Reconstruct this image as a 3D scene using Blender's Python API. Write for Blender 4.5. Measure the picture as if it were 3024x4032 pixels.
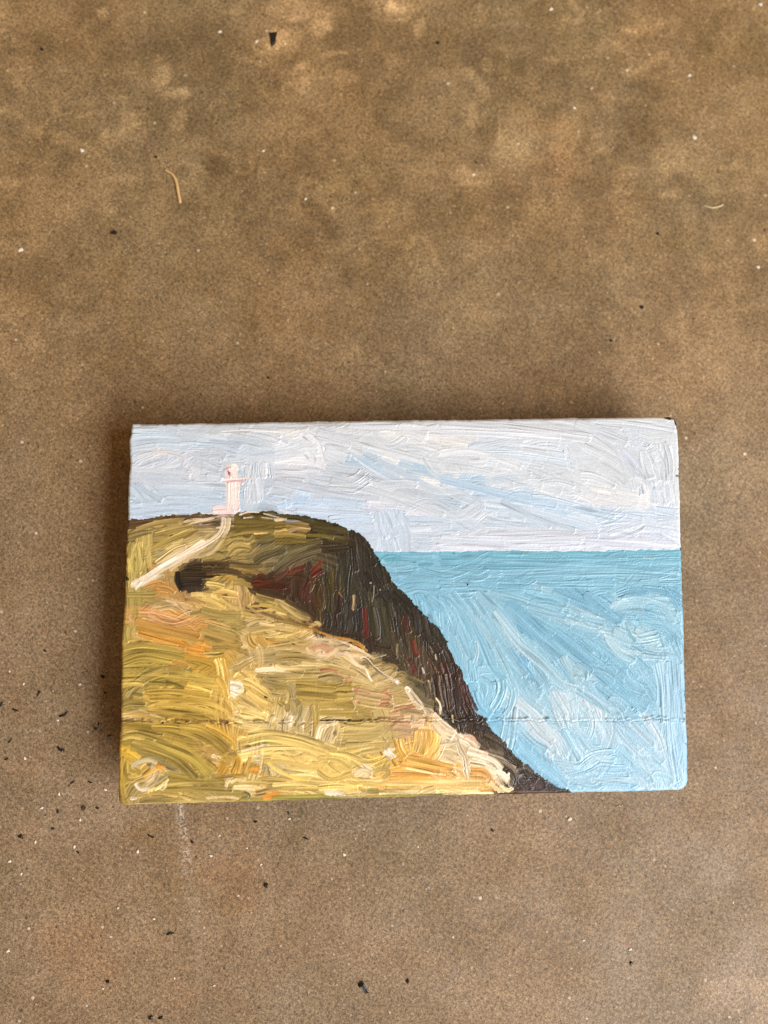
import bpy, math
import numpy as np
from mathutils import Matrix, Vector

for o in list(bpy.data.objects):
    bpy.data.objects.remove(o, do_unlink=True)
scn = bpy.context.scene
C = scn.collection
MM = 0.001

# ------------------------------------------------------------------ camera
CAM_R = [[0.999355, -0.019068, 0.030435], [-0.016483, -0.996409, -0.083054], [0.03191, 0.082498, -0.99608]]          # world axes as columns, in camera x-right y-down z-forward
CAM_C = [-12.429, 8.009, 227.806]          # mm
cam = bpy.data.cameras.new("camera")
cam_ob = bpy.data.objects.new("camera", cam)
C.objects.link(cam_ob)
R = Matrix(CAM_R).transposed()
R = R @ Matrix(((1, 0, 0), (0, -1, 0), (0, 0, -1)))
cam_ob.matrix_world = Matrix.Translation(Vector(CAM_C) * MM) @ R.to_4x4()
cam.sensor_fit = 'VERTICAL'
cam.sensor_height = 36.0
cam.lens = 36.0 * 3028 / 4032
cam.clip_start = 0.01
cam.clip_end = 50
cam.dof.use_dof = True
cam.dof.focus_distance = (CAM_C[2] - 18.3) * MM * 1.004
cam.dof.aperture_fstop = 27.04 / 4.9
cam.dof.aperture_blades = 0
scn.camera = cam_ob

# ------------------------------------------------------------------ world and lights
w = bpy.data.worlds.new("World")
scn.world = w
w.use_nodes = True
bg = w.node_tree.nodes['Background']
bg.inputs['Color'].default_value = (1.0, 0.63, 0.32, 1)
bg.inputs['Strength'].default_value = 0.34

def area(name, loc, target, sx, sy, power, color, roll=0.0):
    l = bpy.data.lights.new(name, 'AREA')
    l.shape = 'RECTANGLE'
    l.size, l.size_y = sx, sy
    l.energy = power
    l.color = color
    o = bpy.data.objects.new(name, l)
    d = (Vector(target) - Vector(loc)).normalized()
    # local x of the lamp kept as close as possible to world -y (the long side of the opening)
    xa = Vector((0, 1, 0))
    xa = (xa - d * xa.dot(d)).normalized()
    ya = (-d).cross(xa)
    m = Matrix((xa, ya, -d)).transposed()
    o.matrix_world = Matrix.Translation(Vector(loc)) @ m.to_4x4()
    C.objects.link(o)
    return o
# long bright opening (door / window strip) to the right and in front of the panel
area("window_light", (0.73, -0.62, 0.86), (0.0, 0.0, 0.0), 1.45, 0.55, 31.0, (0.925, 0.962, 1.01))

scn.view_settings.view_transform = 'Standard'
scn.view_settings.look = 'None'
scn.view_settings.exposure = 0.0
scn.view_settings.gamma = 1.0
scn.view_settings.use_curve_mapping = False
scn.render.engine = 'CYCLES'
scn.cycles.max_bounces = 6
scn.cycles.filter_width = 1.15
scn.cycles.use_denoising = False
scn.cycles.sample_clamp_indirect = 4.0

# ------------------------------------------------------------------ helpers
rng = np.random.default_rng(7)

def tag(o, label=None, cat=None, group=None, kind=None):
    for k, v in (('label', label), ('category', cat), ('group', group), ('kind', kind)):
        if v:
            o[k] = v
    return o

def smooth1(n, wl, r):
    """1-D smooth random signal, unit variance, wavelength wl samples."""
    m = int(n / wl) + 5
    a = r.standard_normal(m)
    x = np.arange(n) / wl + r.random()
    i = x.astype(int)
    f = x - i
    f = f * f * (3 - 2 * f)
    return a[i] * (1 - f) + a[i + 1] * f

def smooth2(ny, nx, wy, wx, r):
    my, mx = int(ny / wy) + 4, int(nx / wx) + 4
    a = r.standard_normal((my, mx))
    y = np.arange(ny) / wy + r.random()
    x = np.arange(nx) / wx + r.random()
    iy, ix = y.astype(int), x.astype(int)
    fy, fx = y - iy, x - ix
    fy = (fy * fy * (3 - 2 * fy))[:, None]
    fx = (fx * fx * (3 - 2 * fx))[None, :]
    a00 = a[np.ix_(iy, ix)]; a01 = a[np.ix_(iy, ix + 1)]
    a10 = a[np.ix_(iy + 1, ix)]; a11 = a[np.ix_(iy + 1, ix + 1)]
    return (a00 * (1 - fx) + a01 * fx) * (1 - fy) + (a10 * (1 - fx) + a11 * fx) * fy

def lin(c):
    c = np.asarray(c, float)
    return np.where(c <= 0.04045, c / 12.92, ((c + 0.055) / 1.055) ** 2.4)

def hexlin(h):
    return lin(np.array([int(h[i:i + 2], 16) for i in (0, 2, 4)]) / 255.0)

# ------------------------------------------------------------------ the painter: strokes of thick oil paint, plus one thin line painting a sea ridge's shade
STROKES = """-74.9,50.0 -60.1,50.4 -32.0,50.6;1.74;cfd6db d9dcdc c4cdd4;s
-74.9,48.5 -61.5,48.4;2.03;c8d6e0 d5dde2;s
-74.9,46.4 -68.2,46.9 -57.1,46.2 -44.0,45.1;2.32;cbd8e1 dde2e4 b9c8d3;s
-74.9,44.2 -67.3,45.1 -58.3,44.4;2.03;c6d4de dbe0e3;s
-56.0,42.0 -51.3,42.2 -49.0,40.4;2.62;cfd2d4 c4c9cd;s
-55.4,39.9 -52.5,38.7 -49.6,37.5;2.62;c8cdd1 d3d5d7;s
-54.2,36.3 -51.3,35.7 -49.6,34.8;1.74;c8cfd6 d5d9dc;s
-45.5,42.1 -39.6,41.8 -32.0,42.5;2.03;dde0e2 cfd6da;s
-52.8,44.9 -48.4,43.7 -42.6,42.4 -32.0,42.8;1.16;d2dbe1 c0cfd9;s
-44.6,33.8 -41.1,33.2 -36.8,31.4;2.62;ccd5dc bcc9d2;s
-44.1,31.5 -41.2,30.0 -38.8,27.9;2.62;a9bfcf b9cbd8;s
-44.7,28.3 -41.2,27.6 -36.8,27.2;1.74;b7cad9 c3d2df;s
-41.1,33.8 -32.1,33.6;1.74;c6cdd2 b5bec5 d6dadc;s
-39.1,31.4 -32.1,31.3;1.74;c3ccd3 d2d8dc;s
-38.3,29.0 -32.2,28.3;2.03;c5d2de d3dce4;s
-35.1,27.2 -32.2,27.5;1.74;bcd0e6 cadbea;s
-61.5,48.3 -54.2,47.3 -42.5,45.4 -32.0,42.5;1.74;d9dfe2 e4e6e6 bfcad1;s
-50.1,48.1 -39.6,48.3 -32.0,47.9;0.87;ece8e2 f0ece6;s
-60.1,49.5 -48.4,49.6 -32.0,50.0;1.45;cdd0d0 dcdcd8 b9b9b4;s
-74.6,41.7 -73.7,42.5 -70.8,42.9 -66.4,42.7;1.16;bccfda c8d6df;s
-73.1,41.6 -68.2,42.8 -63.0,42.4 -59.6,40.9 -60.3,38.8;1.31;e8e4e0 d8d4d4;s
-71.9,39.0 -68.8,40.1 -64.1,41.5;1.16;d9dee4 e6e6e6 b6c4ce;s
-70.8,37.8 -66.4,39.2 -61.8,40.9;1.16;d9dee4 e9e7e6 b6c4ce;s
-73.7,39.4 -71.7,40.7 -68.2,42.2;1.05;c8d4dc dbe1e5;s
-74.5,38.1 -65.3,37.7 -58.3,36.4;1.45;e3e3e3 d0d6da;s
-74.8,36.7 -72.8,35.5 -65.8,35.1 -60.0,34.7;1.60;d3d8dc c5cdd4;s
-75.4,34.3 -73.0,32.2 -70.7,29.3;2.03;c5d2db cdd8e0;s
-73.1,34.3 -70.1,31.9 -65.8,29.2;1.74;c8d4dd b5c5d0;s
-74.5,37.8 -70.5,34.5 -65.2,30.1;1.05;d8dfe3 bfcad2;s
-68.1,33.6 -60.0,33.5 -51.9,32.8;1.74;cbd5dd dde1e4 b4c0c9;s
-67.5,31.8 -57.1,32.0 -51.3,31.6;1.74;c9d5de b9c8d4;s
-65.2,30.1 -57.1,29.6 -49.0,29.2;1.74;c3d2de d3dde5;s
-75.0,28.2 -66.4,28.6 -54.2,28.7;1.74;c4d5e3 cddbe6;s
-74.7,26.1 -65.8,27.1 -55.7,27.3;1.74;c2d3e2 d0dde8;s
-42.0,39.7 -42.3,35.0;1.74;d6dade e4e6e7 bcc6cd;s
-40.2,39.7 -40.4,35.0;1.74;d8dcdf e8eaea bcc6cd;s
-38.5,39.7 -38.5,34.9;1.74;d6dade e4e6e7 bcc6cd;s
-36.7,39.6 -36.2,35.2;1.74;d3d8dc e4e6e7 b8c2ca;s
-35.5,50.3 -26.6,50.1 -11.9,49.9 13.7,50.3;1.16;d2d2ce e0dedb bdb9b4;s
-14.8,48.9 13.6,48.2;1.16;e4e3e3 d3d6db efeeec;s
-35.5,47.9 -30.2,48.3;1.16;f0ece4 ece6dc;s
-35.5,46.5 -29.6,45.5 -25.8,44.8 -28.2,43.7 -35.5,43.2;1.16;dedfe0 e9e9ea;s
-35.5,42.0 -28.2,42.2;1.74;dde0e3 e6e7e8;s
-35.5,39.6 -29.7,40.1 -23.8,39.2;1.45;eae9e8 f2f0ee;s
-35.6,37.8 -28.2,37.4 -23.0,37.1;2.03;dcdcdf e6e4e4;s
-35.6,36.1 -29.7,35.7 -26.8,35.3;1.74;d6d8dc e2e1e2;s
-35.0,37.5 -31.8,35.7 -27.7,33.9;1.16;d6d7db c5c8cd;s
-28.2,42.8 -26.7,41.3 -25.9,40.1;1.02;e8e8ea f0f0f0 b5b2b5;s
-26.7,43.4 -25.3,41.8 -24.1,39.5;1.02;e8e8ea f0f0f0 b5b2b5;s
-25.8,47.1 -23.5,44.8 -22.6,42.4 -22.2,39.7;1.16;f2f1f0 e0dede b7b3b3;s
-24.3,46.9 -14.9,45.0 -3.1,41.5 13.3,37.4;2.32;d6d8d8 e2e3e2 c0c3c4;s
-19.0,47.7 -9.0,45.8 2.8,43.8 10.5,41.3;2.03;d9dbdb e6e6e3 c2c5c6;s
-21.7,42.7 -17.9,41.4 -14.4,40.5;1.74;d8dbdd e4e5e6;s
-17.8,48.3 -9.0,47.6 2.2,44.1;1.16;e6e4de d6d8d8;s
-6.0,46.4 2.9,45.9 13.5,44.9;1.16;f2efe8 e9e4dc d0cdc8;s
1.1,44.2 13.5,43.7;1.02;efe9df e5ddd4;s
-7.3,40.1 -0.3,37.0 7.1,35.1 13.2,33.8;1.45;ecebe4 f0ede4 d8dad8;s
-22.1,37.9 -12.1,36.3 -1.8,33.2 8.4,29.8;2.62;cdd2d6 d8dbdc bcc3c8;s
-11.1,41.9 -7.3,39.8 -1.8,37.0 5.5,32.8 13.1,29.7;1.74;c0cdd6 b3c5d1 d0d8dc;s
-15.0,40.2 -10.6,39.3 -6.2,36.2 -0.4,33.2;1.74;b4c8d6 c2d1dc e2e6e8;s
-13.8,40.5 -9.1,37.2 -3.3,34.1;0.52;e8ebec;s
0.6,36.7 7.1,35.4 13.2,33.0;1.16;b8cdda a9c2d2;s
-26.2,35.9 -20.9,35.5 -12.1,33.6;1.45;d0d5d9 bcc5cb e2e4e5;s
-26.5,34.4 -23.9,33.2 -21.9,32.0;1.16;cfd6da c2cbd2;s
-21.0,32.9 -12.2,32.2 -1.9,29.3 11.2,24.1;2.62;d4d7d9 e0e1e1 c0c5c9;s
-35.6,34.3 -26.8,32.4 -15.1,30.1 -6.3,29.1;2.03;d3d7dc c3c8d0;s
-22.5,29.4 -15.2,28.4 -9.3,27.7;1.74;c4d5e4 d2dce6;s
-10.8,28.0 -0.5,26.9 6.8,25.1 12.4,23.5;1.74;d9dadf e4e2e4 c5c8d0;s
-29.8,26.5 -21.1,25.8 -9.3,25.0;1.74;c1d2e2 d0dce8;s
-33.3,27.8 -30.9,28.9 -26.9,28.8 -23.4,27.9 -26.9,27.1;1.16;bfd6ea cddfee a9c4da;s
-21.1,23.5 -15.2,24.0 -8.5,23.5;2.03;c3d4e3 cfdce8;s
-12.9,21.0 -10.6,20.6 -8.2,21.2;1.74;c5d4e2 d0dce6;s
0.9,23.4 6.8,23.0 12.9,22.3;2.03;cbd6e0 dbe0e5 b7c4d0;s
0.8,20.7 6.7,20.9 12.9,21.1;1.74;c8d3dd d9dfe4;s
-1.0,18.4 6.7,18.0 12.8,18.5;2.03;ccd3db dcdfe3 b4bdc7;s
-1.3,15.5 6.6,15.4 12.7,15.5;1.74;d0d3dc dedfe4 babfcb;s
-7.7,20.0 -7.7,16.5 -6.9,14.1;1.74;c9d5df dfe6ea;s
-5.3,19.7 -4.8,16.4 -4.3,14.1;1.74;c8d5df d8e0e7 b8c4ce;s
-3.3,18.5 -2.8,16.1 -2.2,14.1;1.74;c8d5df d8e0e7 b8c4ce;s
-1.7,24.9 -0.0,21.3 0.5,18.7;1.74;c8d5df d8e0e7 b8c4ce;s
-4.6,25.8 -3.2,22.0 -2.1,18.4;2.03;c8d5df d8e0e7 b8c4ce;s
-7.4,25.6 -6.5,21.2 -4.8,17.9;2.03;c8d5df d8e0e7 b8c4ce;s
10.1,50.0 23.5,49.0 36.9,47.4 52.6,45.0;2.62;d3d3d3 e0dfdd b5b1ac;s
10.1,47.3 23.5,46.7 44.1,45.1;1.74;d9dadc e8e7e6;s
10.0,44.6 18.9,44.3;1.96;f1ece4 e8e2da;s
9.9,41.5 18.8,41.8 28.6,39.0 33.0,37.1;2.18;dcdede e6e6e4;s
53.3,49.9 64.1,48.9 76.8,46.9;2.62;d7d9d9 e2e3e2 bfc3c3;s
47.8,49.1 55.0,46.7 63.0,43.5;2.62;cfd2d3 dadcdc b2b6b7;s
55.1,50.6 74.2,50.4;1.09;dbd5c8 e6e2da;s
45.2,50.3 52.8,49.9;1.13;b8ad9f cfc8be;s
20.2,42.2 32.3,41.6 46.5,39.2;1.96;c6d4dd d6dde1;s
23.3,40.4 36.6,38.9 47.3,36.5;2.18;cdd7dd dadfe1;s
18.0,43.2 21.6,44.0 32.3,43.0 45.7,40.5;2.18;dde0e1 c6d0d6 e8e9e8;s
48.6,34.6 52.6,34.1 58.8,31.4;2.18;e3e4e3 d0d2d3;s
50.3,44.1 57.0,40.4 64.8,34.0;3.49;d6d8d7 e0e1df bdc0c0;s
45.8,43.7 50.1,39.1 56.7,34.5 61.5,30.8;3.92;d2d4d4 c2c5c5 dcdddc;s
47.1,41.0 48.3,38.2 47.8,36.0;0.96;e8e8e4 d0d0cc;s
46.6,35.6 47.5,35.4;1.13;d9d0c4 cfc4b4;s
38.4,37.9 43.7,35.6 49.8,31.9;2.62;d8d9d8 c5c8c8;s
33.9,36.7 38.7,34.8 44.4,31.6 48.8,28.4;3.05;d3d6d6 dedfde bcc0c1;s
64.4,45.7 66.1,43.0 68.3,42.0;2.62;ccd3da d8dcdf;s
60.6,41.7 62.8,39.4 64.9,36.7;1.74;c5cbd8 d3d7de;s
51.2,31.0 58.7,29.6 67.7,28.5;2.62;eae6de f0ede6 d5d5d4;s
49.7,28.8 58.6,26.9 67.6,26.3;2.18;e6e3dd d7d8d8;s
69.7,41.6 71.7,37.5 71.9,32.5;2.62;d3d6d6 e3e4e3 adb1b2;s
73.4,42.9 74.5,37.9 74.2,32.5;2.62;d6d9d9 e6e7e6 b1b5b6;s
66.5,41.6 67.7,37.5 68.8,33.0;2.62;d3d6d6 e3e4e3 adb1b2;s
65.6,32.1 66.3,28.5;2.18;cdd4da dfe2e4;s
69.2,31.6 69.4,25.8;2.18;cdd4da dfe2e4;s
72.4,31.6 73.0,25.8;2.18;c9cfda dfe2e4;s
76.1,43.3 76.3,37.4 76.1,25.7;1.96;e1e0dd d2d3d2;s
74.6,32.0 75.2,25.3;1.48;d6d9dc e6e6e4;s
9.7,34.3 18.6,32.0 31.8,28.6 42.5,26.7;2.18;aec7d7 bfd2df;s
9.8,37.9 20.9,36.4 32.0,33.1 47.4,27.5 54.0,24.7;3.05;dcdfe0 e7e6e2 c4cacd;s
34.5,28.2 40.7,27.6 49.6,25.2 58.4,22.9;2.18;b9cedb c9d8e2;s
54.0,24.7 65.2,24.1 76.4,23.0;2.62;c0cedb cfd9e1 abbccb;s
22.0,27.0 31.7,25.5 40.5,23.2 53.8,19.4;3.05;c8d5df d6dfe5;s
26.4,27.8 36.1,23.2 47.1,19.1;1.74;bcc8d1 ced6dc a6b3bd;s
9.7,33.0 14.9,29.8 20.2,27.1 16.1,24.0 9.5,23.7;3.05;d0d7dc dde1e3 bac5cd;s
9.4,21.0 22.7,21.7 40.4,20.1;2.62;ccd6de dbe0e3 b7c4cd;s
22.6,18.6 35.9,18.8 53.7,18.1;2.62;cfd1d5 dcdde0 b9bcc3;s
54.7,20.3 62.8,20.6 76.2,18.6;2.62;cdd4db dde0e3 b6bec8;s
9.3,17.5 27.0,16.8 49.2,16.8;2.62;d0d5dc dfe1e5;s
49.2,16.8 62.6,16.1 75.1,15.0;2.62;d2d5dd e1e2e6 b9bec9;s
9.2,15.3 22.5,14.9 40.2,14.5;1.53;d7d9e0 e6e6ea;s
42.4,14.3 58.0,13.8 76.0,14.1;1.53;d5d7de e4e4e8;s
9.2,13.4 22.4,12.9 44.6,12.7 76.3,12.4;2.18;6fbdcd 88c6d3 5ba7ba;w
9.1,11.0 22.4,10.7 49.0,10.2 76.2,10.2;2.62;7fc0d3 93cbd9 69aec4;w
9.1,8.8 22.3,7.7 44.4,8.1 57.8,8.3 75.6,7.1;2.62;82bfd4 98cddc;w
9.0,6.2 22.2,5.5 35.4,4.8 57.6,4.8;2.18;86c3d6 78b6cc a0d2e0;w
57.8,9.2 66.7,8.6 76.2,8.8;1.74;7abcd0 8cc7d6;w
57.7,6.1 66.6,5.1 76.0,4.9;2.18;7cbacf 93cad9;w
58.1,6.1 62.1,5.8 70.2,5.9;0.87;9bd0da 7aaeb8;w
62.1,4.3 70.1,4.5;0.78;9bd0da 7aaeb8;w
68.7,2.8 70.5,3.7;0.78;a5d6de 7aaeb8;w
65.5,11.5 68.7,11.2;0.61;c3e2e8;w
71.0,3.7 73.5,0.1 75.5,-3.9;2.62;72b3cc 86c1d6;w
57.5,1.7 62.0,2.9 70.0,2.4 76.1,0.0;2.18;73b5cd 89c4d8 64a5bf;w
33.6,4.4 39.8,2.5 48.5,-2.0 52.8,-3.9;1.74;9fcad6 b6d6dc 84b4c4;w
39.8,2.9 48.5,-0.7 59.8,-5.8;2.62;7bb9d0 92c6d8 6aa5bd;w
48.6,2.3 52.9,-1.7 58.9,-6.2;2.62;76b3cb 8ac0d3 5f9db6;w
29.9,-1.7 39.4,-7.5 47.9,-14.6 58.6,-23.0;3.49;84bed4 98cbdc 70adc5;w
27.3,0.1 30.7,-3.0 37.1,-9.2 43.5,-14.9;3.49;7fbbd2 91c6da 6ba9c2;w
48.2,-8.6 54.6,-13.5 63.1,-20.6 68.1,-27.6;3.49;86bfd4 9acddc 6fabc3;w
52.6,-9.1 60.3,-14.0 66.7,-20.2;2.62;8cc3d6 a2d1de;w
39.3,-9.2 47.9,-16.3 56.4,-23.4 64.9,-29.6;2.62;86c0d5 9acddc 70adc5;w
36.6,-11.8 40.0,-16.2 44.5,-22.7;2.18;8abfd2 a0cddc;w
9.0,3.6 19.9,3.8 27.8,1.9 36.1,-0.9 43.9,-4.6;1.96;8fcbdf a6d7e5 7bbad1;w
22.1,2.9 30.9,0.5 39.6,-3.2 52.6,-8.6 64.8,-14.1;2.40;9bcbd9 b5d9e0 82b8ca;w
36.1,-0.9 46.1,-5.9 57.0,-9.6 64.8,-13.7;1.74;b0d3da cae2e3 8fbccb;w
52.6,-7.8 57.3,-13.1 64.7,-14.5;1.31;bcdde2 cfe5e6;w
62.1,-4.5 67.4,-5.9 72.5,-9.9 75.8,-15.2;2.18;84c0d5 97cddd 6fb0c8;w
63.4,-5.0 70.5,-6.4 76.0,-10.9;1.74;8cc6d8 a4d3e0;w
58.8,0.4 64.1,0.7 70.7,-1.6 73.7,-4.3 74.9,-6.9;1.53;a5d3de d0e8e8 8bc2d2;w
58.3,-9.6 64.8,-13.2 69.5,-16.4;2.62;8abfd1 9ccada 74acc0;w
62.4,-7.5 66.7,-10.2 69.3,-12.5;2.18;c0e1e6 d8ebe9 a0cbd4;w
59.8,-6.2 60.6,-9.2 62.2,-11.5;1.09;8cc0c8 6d9fa8 b8dbdc;w
8.9,2.2 11.4,-2.6 13.9,-8.7;2.62;8fcae0 a6d6e5 78b8d0;w
9.8,3.1 12.3,-1.7 15.2,-8.7 17.2,-14.8;2.62;9bd0e1 b0dae6 80bdd3;w
11.6,3.5 16.2,-2.7 19.6,-9.7 22.8,-17.5 26.7,-20.6;2.62;92cadd a9d7e5 76b4cb;w
15.5,3.4 20.6,-3.2 26.0,-12.4 31.9,-20.3;3.05;9bcede b3dbe6 7db9ce;w
19.1,3.4 25.0,-2.9 29.7,-9.0 36.4,-16.1 42.4,-22.2;2.62;a0d1e0 c0dfe5 84bdd1;w
23.3,-2.0 29.6,-10.7 36.4,-16.9 41.5,-22.2 47.6,-24.1;1.96;bfdfe5 d0e6e8 98c7d6;w
16.3,-1.8 21.8,-8.9 26.7,-18.4 28.3,-23.6;1.74;b6dce5 8cc4d6;w
30.3,-14.6 33.7,-19.0 36.2,-22.9;1.92;6db4d6 84c2dc;w
32.9,-16.0 36.3,-20.8 38.7,-26.0;2.62;9ccfe0 b4dbe6;w
17.2,-14.8 17.9,-21.2;2.18;8ecbe0 a2d6e6;w
17.4,-23.4 19.0,-27.7 22.4,-30.3;3.05;7fc0dc 93cce2;w
18.8,-20.0 21.4,-21.7 21.3,-25.2;2.62;8fcbe1 a6d7e7;w
18.4,-17.8 22.8,-17.9 25.3,-21.0 24.8,-24.8 22.5,-28.6;2.62;a3d6e6 b9dfea 85c0d6;w
18.7,-10.1 19.0,-13.1 18.0,-16.5;1.09;c3e2e8;w
26.7,-20.6 28.3,-23.6 27.3,-27.9 25.5,-30.4;1.74;a3d4e3 c2e2ea;w
28.3,-22.8 32.5,-27.1 35.9,-30.6;1.74;a8d4e1 c3e0e6;w
38.8,-23.9 40.4,-27.3 42.5,-30.8;3.05;cfe4e8 e6eeea aed3df;w
42.4,-22.2 44.0,-24.8 45.2,-28.3 49.4,-32.7;2.62;bcdde5 d3e6e8;w
41.8,-14.5 43.4,-17.5 46.0,-20.2;1.74;c5e0e4 9cc6d0;w
45.4,-23.2 51.8,-27.6 56.0,-31.1;2.62;b2d8e4 cae4ea 93c5d6;w
29.1,-25.8 32.5,-29.3 35.9,-32.3;2.62;d5e5e6 e8efea b4d4dc;w
49.2,-26.2 52.2,-29.3 52.5,-32.7;1.96;e3eae8 f0f0ea bfdbe2;w
52.0,-23.3 56.2,-26.8 60.0,-29.9 61.9,-28.7;2.18;98cbdd b1d8e4 7ab6cc;w
60.8,-23.5 65.0,-27.0 67.9,-31.4;2.62;8ec4d8 a6d2e0;w
74.4,-17.4 74.4,-24.7 74.4,-33.5;2.18;a6d3e8 b8dcec;w
71.7,-16.4 71.8,-24.6 71.3,-33.4;3.05;aad4e4 c0dfea 94c6da;w
68.2,-16.8 69.1,-24.6 68.7,-33.4;3.05;b2d8e6 c8e3ea 9ccadb;w
70.0,-15.5 73.1,-15.6 74.3,-18.7;1.74;b0d6e2 9ccadb;w
27.2,-32.8 31.3,-39.1 37.8,-43.7 40.3,-46.7;2.32;8fcbe4 a6d7ea 78bad8;w
28.5,-32.6 33.0,-37.2 37.2,-39.9;1.99;a2d4e6 bde0ea;w
26.4,-37.0 30.2,-42.3 36.0,-45.9 41.8,-50.3;1.66;83c3e0 97cfe6;w
31.3,-39.7 36.1,-43.7 42.5,-49.0;2.32;9cd1e6 b3dcea 80c0db;w
30.0,-27.7 35.2,-32.7 40.3,-37.4 42.1,-41.9;2.66;c9e3e9 e0eeee a3cfdd;w
29.4,-26.1 33.3,-29.8 36.5,-33.4 40.6,-38.0;2.32;d8e8ea eef2ee b2d4de;w
32.2,-31.0 35.1,-34.7 39.0,-38.0;1.86;d9e7e8 edf1ee;w
41.4,-33.9 43.0,-37.4 46.1,-42.7;1.99;aad6e6 c1e2ec 8cc4da;w
39.4,-43.5 44.7,-44.6 49.4,-43.4;1.99;aed8e8 c5e3ee;w
42.0,-46.4 46.6,-45.3 50.4,-43.8;1.33;a2cfe0 c3e0ea 84b8cc;w
50.7,-44.1 54.6,-44.5 58.6,-44.9;1.99;a0d1e6 b0dbec;w
48.6,-46.0 54.2,-46.4 59.2,-46.6;1.66;a6d3e5 bcdeea;w
48.5,-47.9 55.8,-48.1 61.8,-48.6;1.49;b5d9e6 cfe4ea;w
44.5,-48.4 47.5,-49.5 49.1,-50.8;1.33;93c9e0 b9deea;w
49.8,-49.8 51.1,-48.9 55.8,-49.4 59.1,-50.1;1.66;8fc8df a9d6e8;w
54.7,-50.6 59.0,-50.6 64.0,-50.7;1.33;8fc7e0 a4d3e6;w
44.9,-38.5 47.8,-41.8 49.4,-42.1;1.33;b9dfea d5eaf0 95c8dc;w
47.5,-39.8 50.8,-42.2 55.0,-42.9;1.33;b5dbe7 cde5ec;w
50.0,-29.2 51.2,-32.5 51.7,-35.7;1.99;dfe8ea f2f2ee b9d5de;w
51.9,-31.8 53.7,-35.1 56.2,-39.7;1.99;c7e1ea dcebef a4cedd;w
54.8,-33.2 57.9,-37.8 62.7,-42.5 64.8,-48.0;1.99;c6e1ea d9eaf0 a3cddd;w
59.9,-32.7 63.0,-36.0 66.2,-39.3;1.66;bedee8 d6e9ee;w
65.2,-32.8 67.4,-36.8 68.5,-40.7;1.99;c4dfe8 dfe9ea;w
55.8,-32.6 61.3,-36.9 66.1,-41.3 68.7,-43.9;1.99;afd7e6 c6e2ec 91c5da;w
66.2,-39.3 67.8,-40.7 66.9,-40.0;1.66;c9e2ec;w
41.8,-32.2 45.8,-32.7 49.8,-34.1 51.0,-35.7;1.66;b5d9e2 a0cbd6;w
42.1,-33.2 49.7,-34.7 54.6,-38.1 59.4,-42.4 64.2,-47.7;1.33;b9dce7 d2e8ee;w
43.1,-35.2 48.0,-36.3 52.9,-38.0 56.8,-40.7 60.6,-44.4 65.1,-49.0;2.32;9ccfe2 b8dde8 c9e2ec;w
64.3,-45.1 66.9,-45.8 69.3,-45.5;1.66;b0d6e3 cbe3ea;w
65.1,-48.0 66.5,-46.8 69.5,-47.8 70.4,-49.8;1.66;a8d5e4 c3e3ea;w
60.4,-50.4 63.0,-50.2;0.83;dcecf0;w
75.1,-23.3 74.9,-39.6 74.4,-50.2;1.33;9dd0ea aed8ee;w
73.6,-19.9 73.8,-29.8 73.6,-39.5 73.4,-50.2;2.32;b3daec c6e3f0 93c6dd;w
70.6,-19.9 70.7,-29.7 70.7,-36.2 71.8,-49.2;2.32;b0d8e8 c4e1ed 98c8dc;w
68.2,-19.8 68.5,-26.4 68.9,-32.9 69.6,-44.6;1.66;b8dbe8 cce5ed a2cfdf;w
68.5,-16.5 68.4,-21.8 68.3,-31.3 69.1,-39.4 69.0,-43.6 70.2,-46.9 72.0,-50.8;0.17;86b4c6;wg
-21.1,21.7 -15.3,20.7 -12.4,19.5 -10.7,17.4;1.74;33301c 403c22 28261a;c
-18.2,21.4 -14.7,20.7 -13.0,19.2 -11.3,16.3;1.74;3c3624 4a4430 2c2a1c;c
-24.7,16.5 -19.7,16.7 -15.6,16.6;1.74;4a3c28 584a34 382e1e;c
-21.2,15.3 -18.3,15.5 -15.4,15.8;1.74;3c3222 4c4030;c
-14.1,19.2 -13.6,15.7 -13.7,12.8;1.74;3e3324 52442e 2c261a;c
-11.8,17.4 -10.7,14.8 -9.9,12.7;1.74;362f22 463c2a 28241a;c
-10.1,15.4 -8.7,12.7;1.45;33301f 403a28;c
-75.3,24.4 -71.5,24.6 -67.2,24.8 -62.9,25.0 -55.7,25.2;1.02;4a3a26 5a4a30 3a2c1c;g
-75.6,22.9 -73.0,22.9 -68.1,23.7;1.74;5f4c32 6e5a3a 4a3a28;g
-73.0,21.7 -67.2,23.4 -60.0,24.1;1.45;8b7c4c a3935e 5e5030;g
-75.2,19.7 -71.5,20.8 -68.1,21.3;1.74;756a44 8a7e52;g
-74.9,13.9 -74.4,16.8 -73.8,18.5;1.74;b3a65e c8bb72 978a4c;g
-72.3,13.8 -71.8,16.8 -71.5,18.8;1.74;bcae66 cfc27c 9d8f50;g
-70.3,14.4 -69.8,16.2 -69.5,17.3;1.45;a69a5c bfb274;g
-68.6,16.7 -62.9,19.2 -57.1,21.2;1.74;a59552 b8a864 857840;g
-68.1,20.2 -62.9,21.5 -57.7,22.6;1.45;94844e a8985c 6d6038;g
-64.0,19.8 -60.3,20.0 -56.5,21.7;1.02;4a3a22 5c4a2c 6e5a36;g
-60.3,19.2 -58.3,20.3 -56.3,21.4;0.87;3c2c1a 54422a;g
-56.5,22.0 -54.2,22.3 -51.3,21.9;0.73;8c7a60 5c4c36;g
-62.9,20.4 -61.2,20.4;0.41;c9b870;g
-57.1,23.5 -54.2,23.7 -51.0,24.3;1.16;4f4530 cfc2a8 6a5c40;g
-61.7,23.3 -57.1,24.1 -52.8,24.3;0.73;e6dac4 c9bb9e;g
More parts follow.
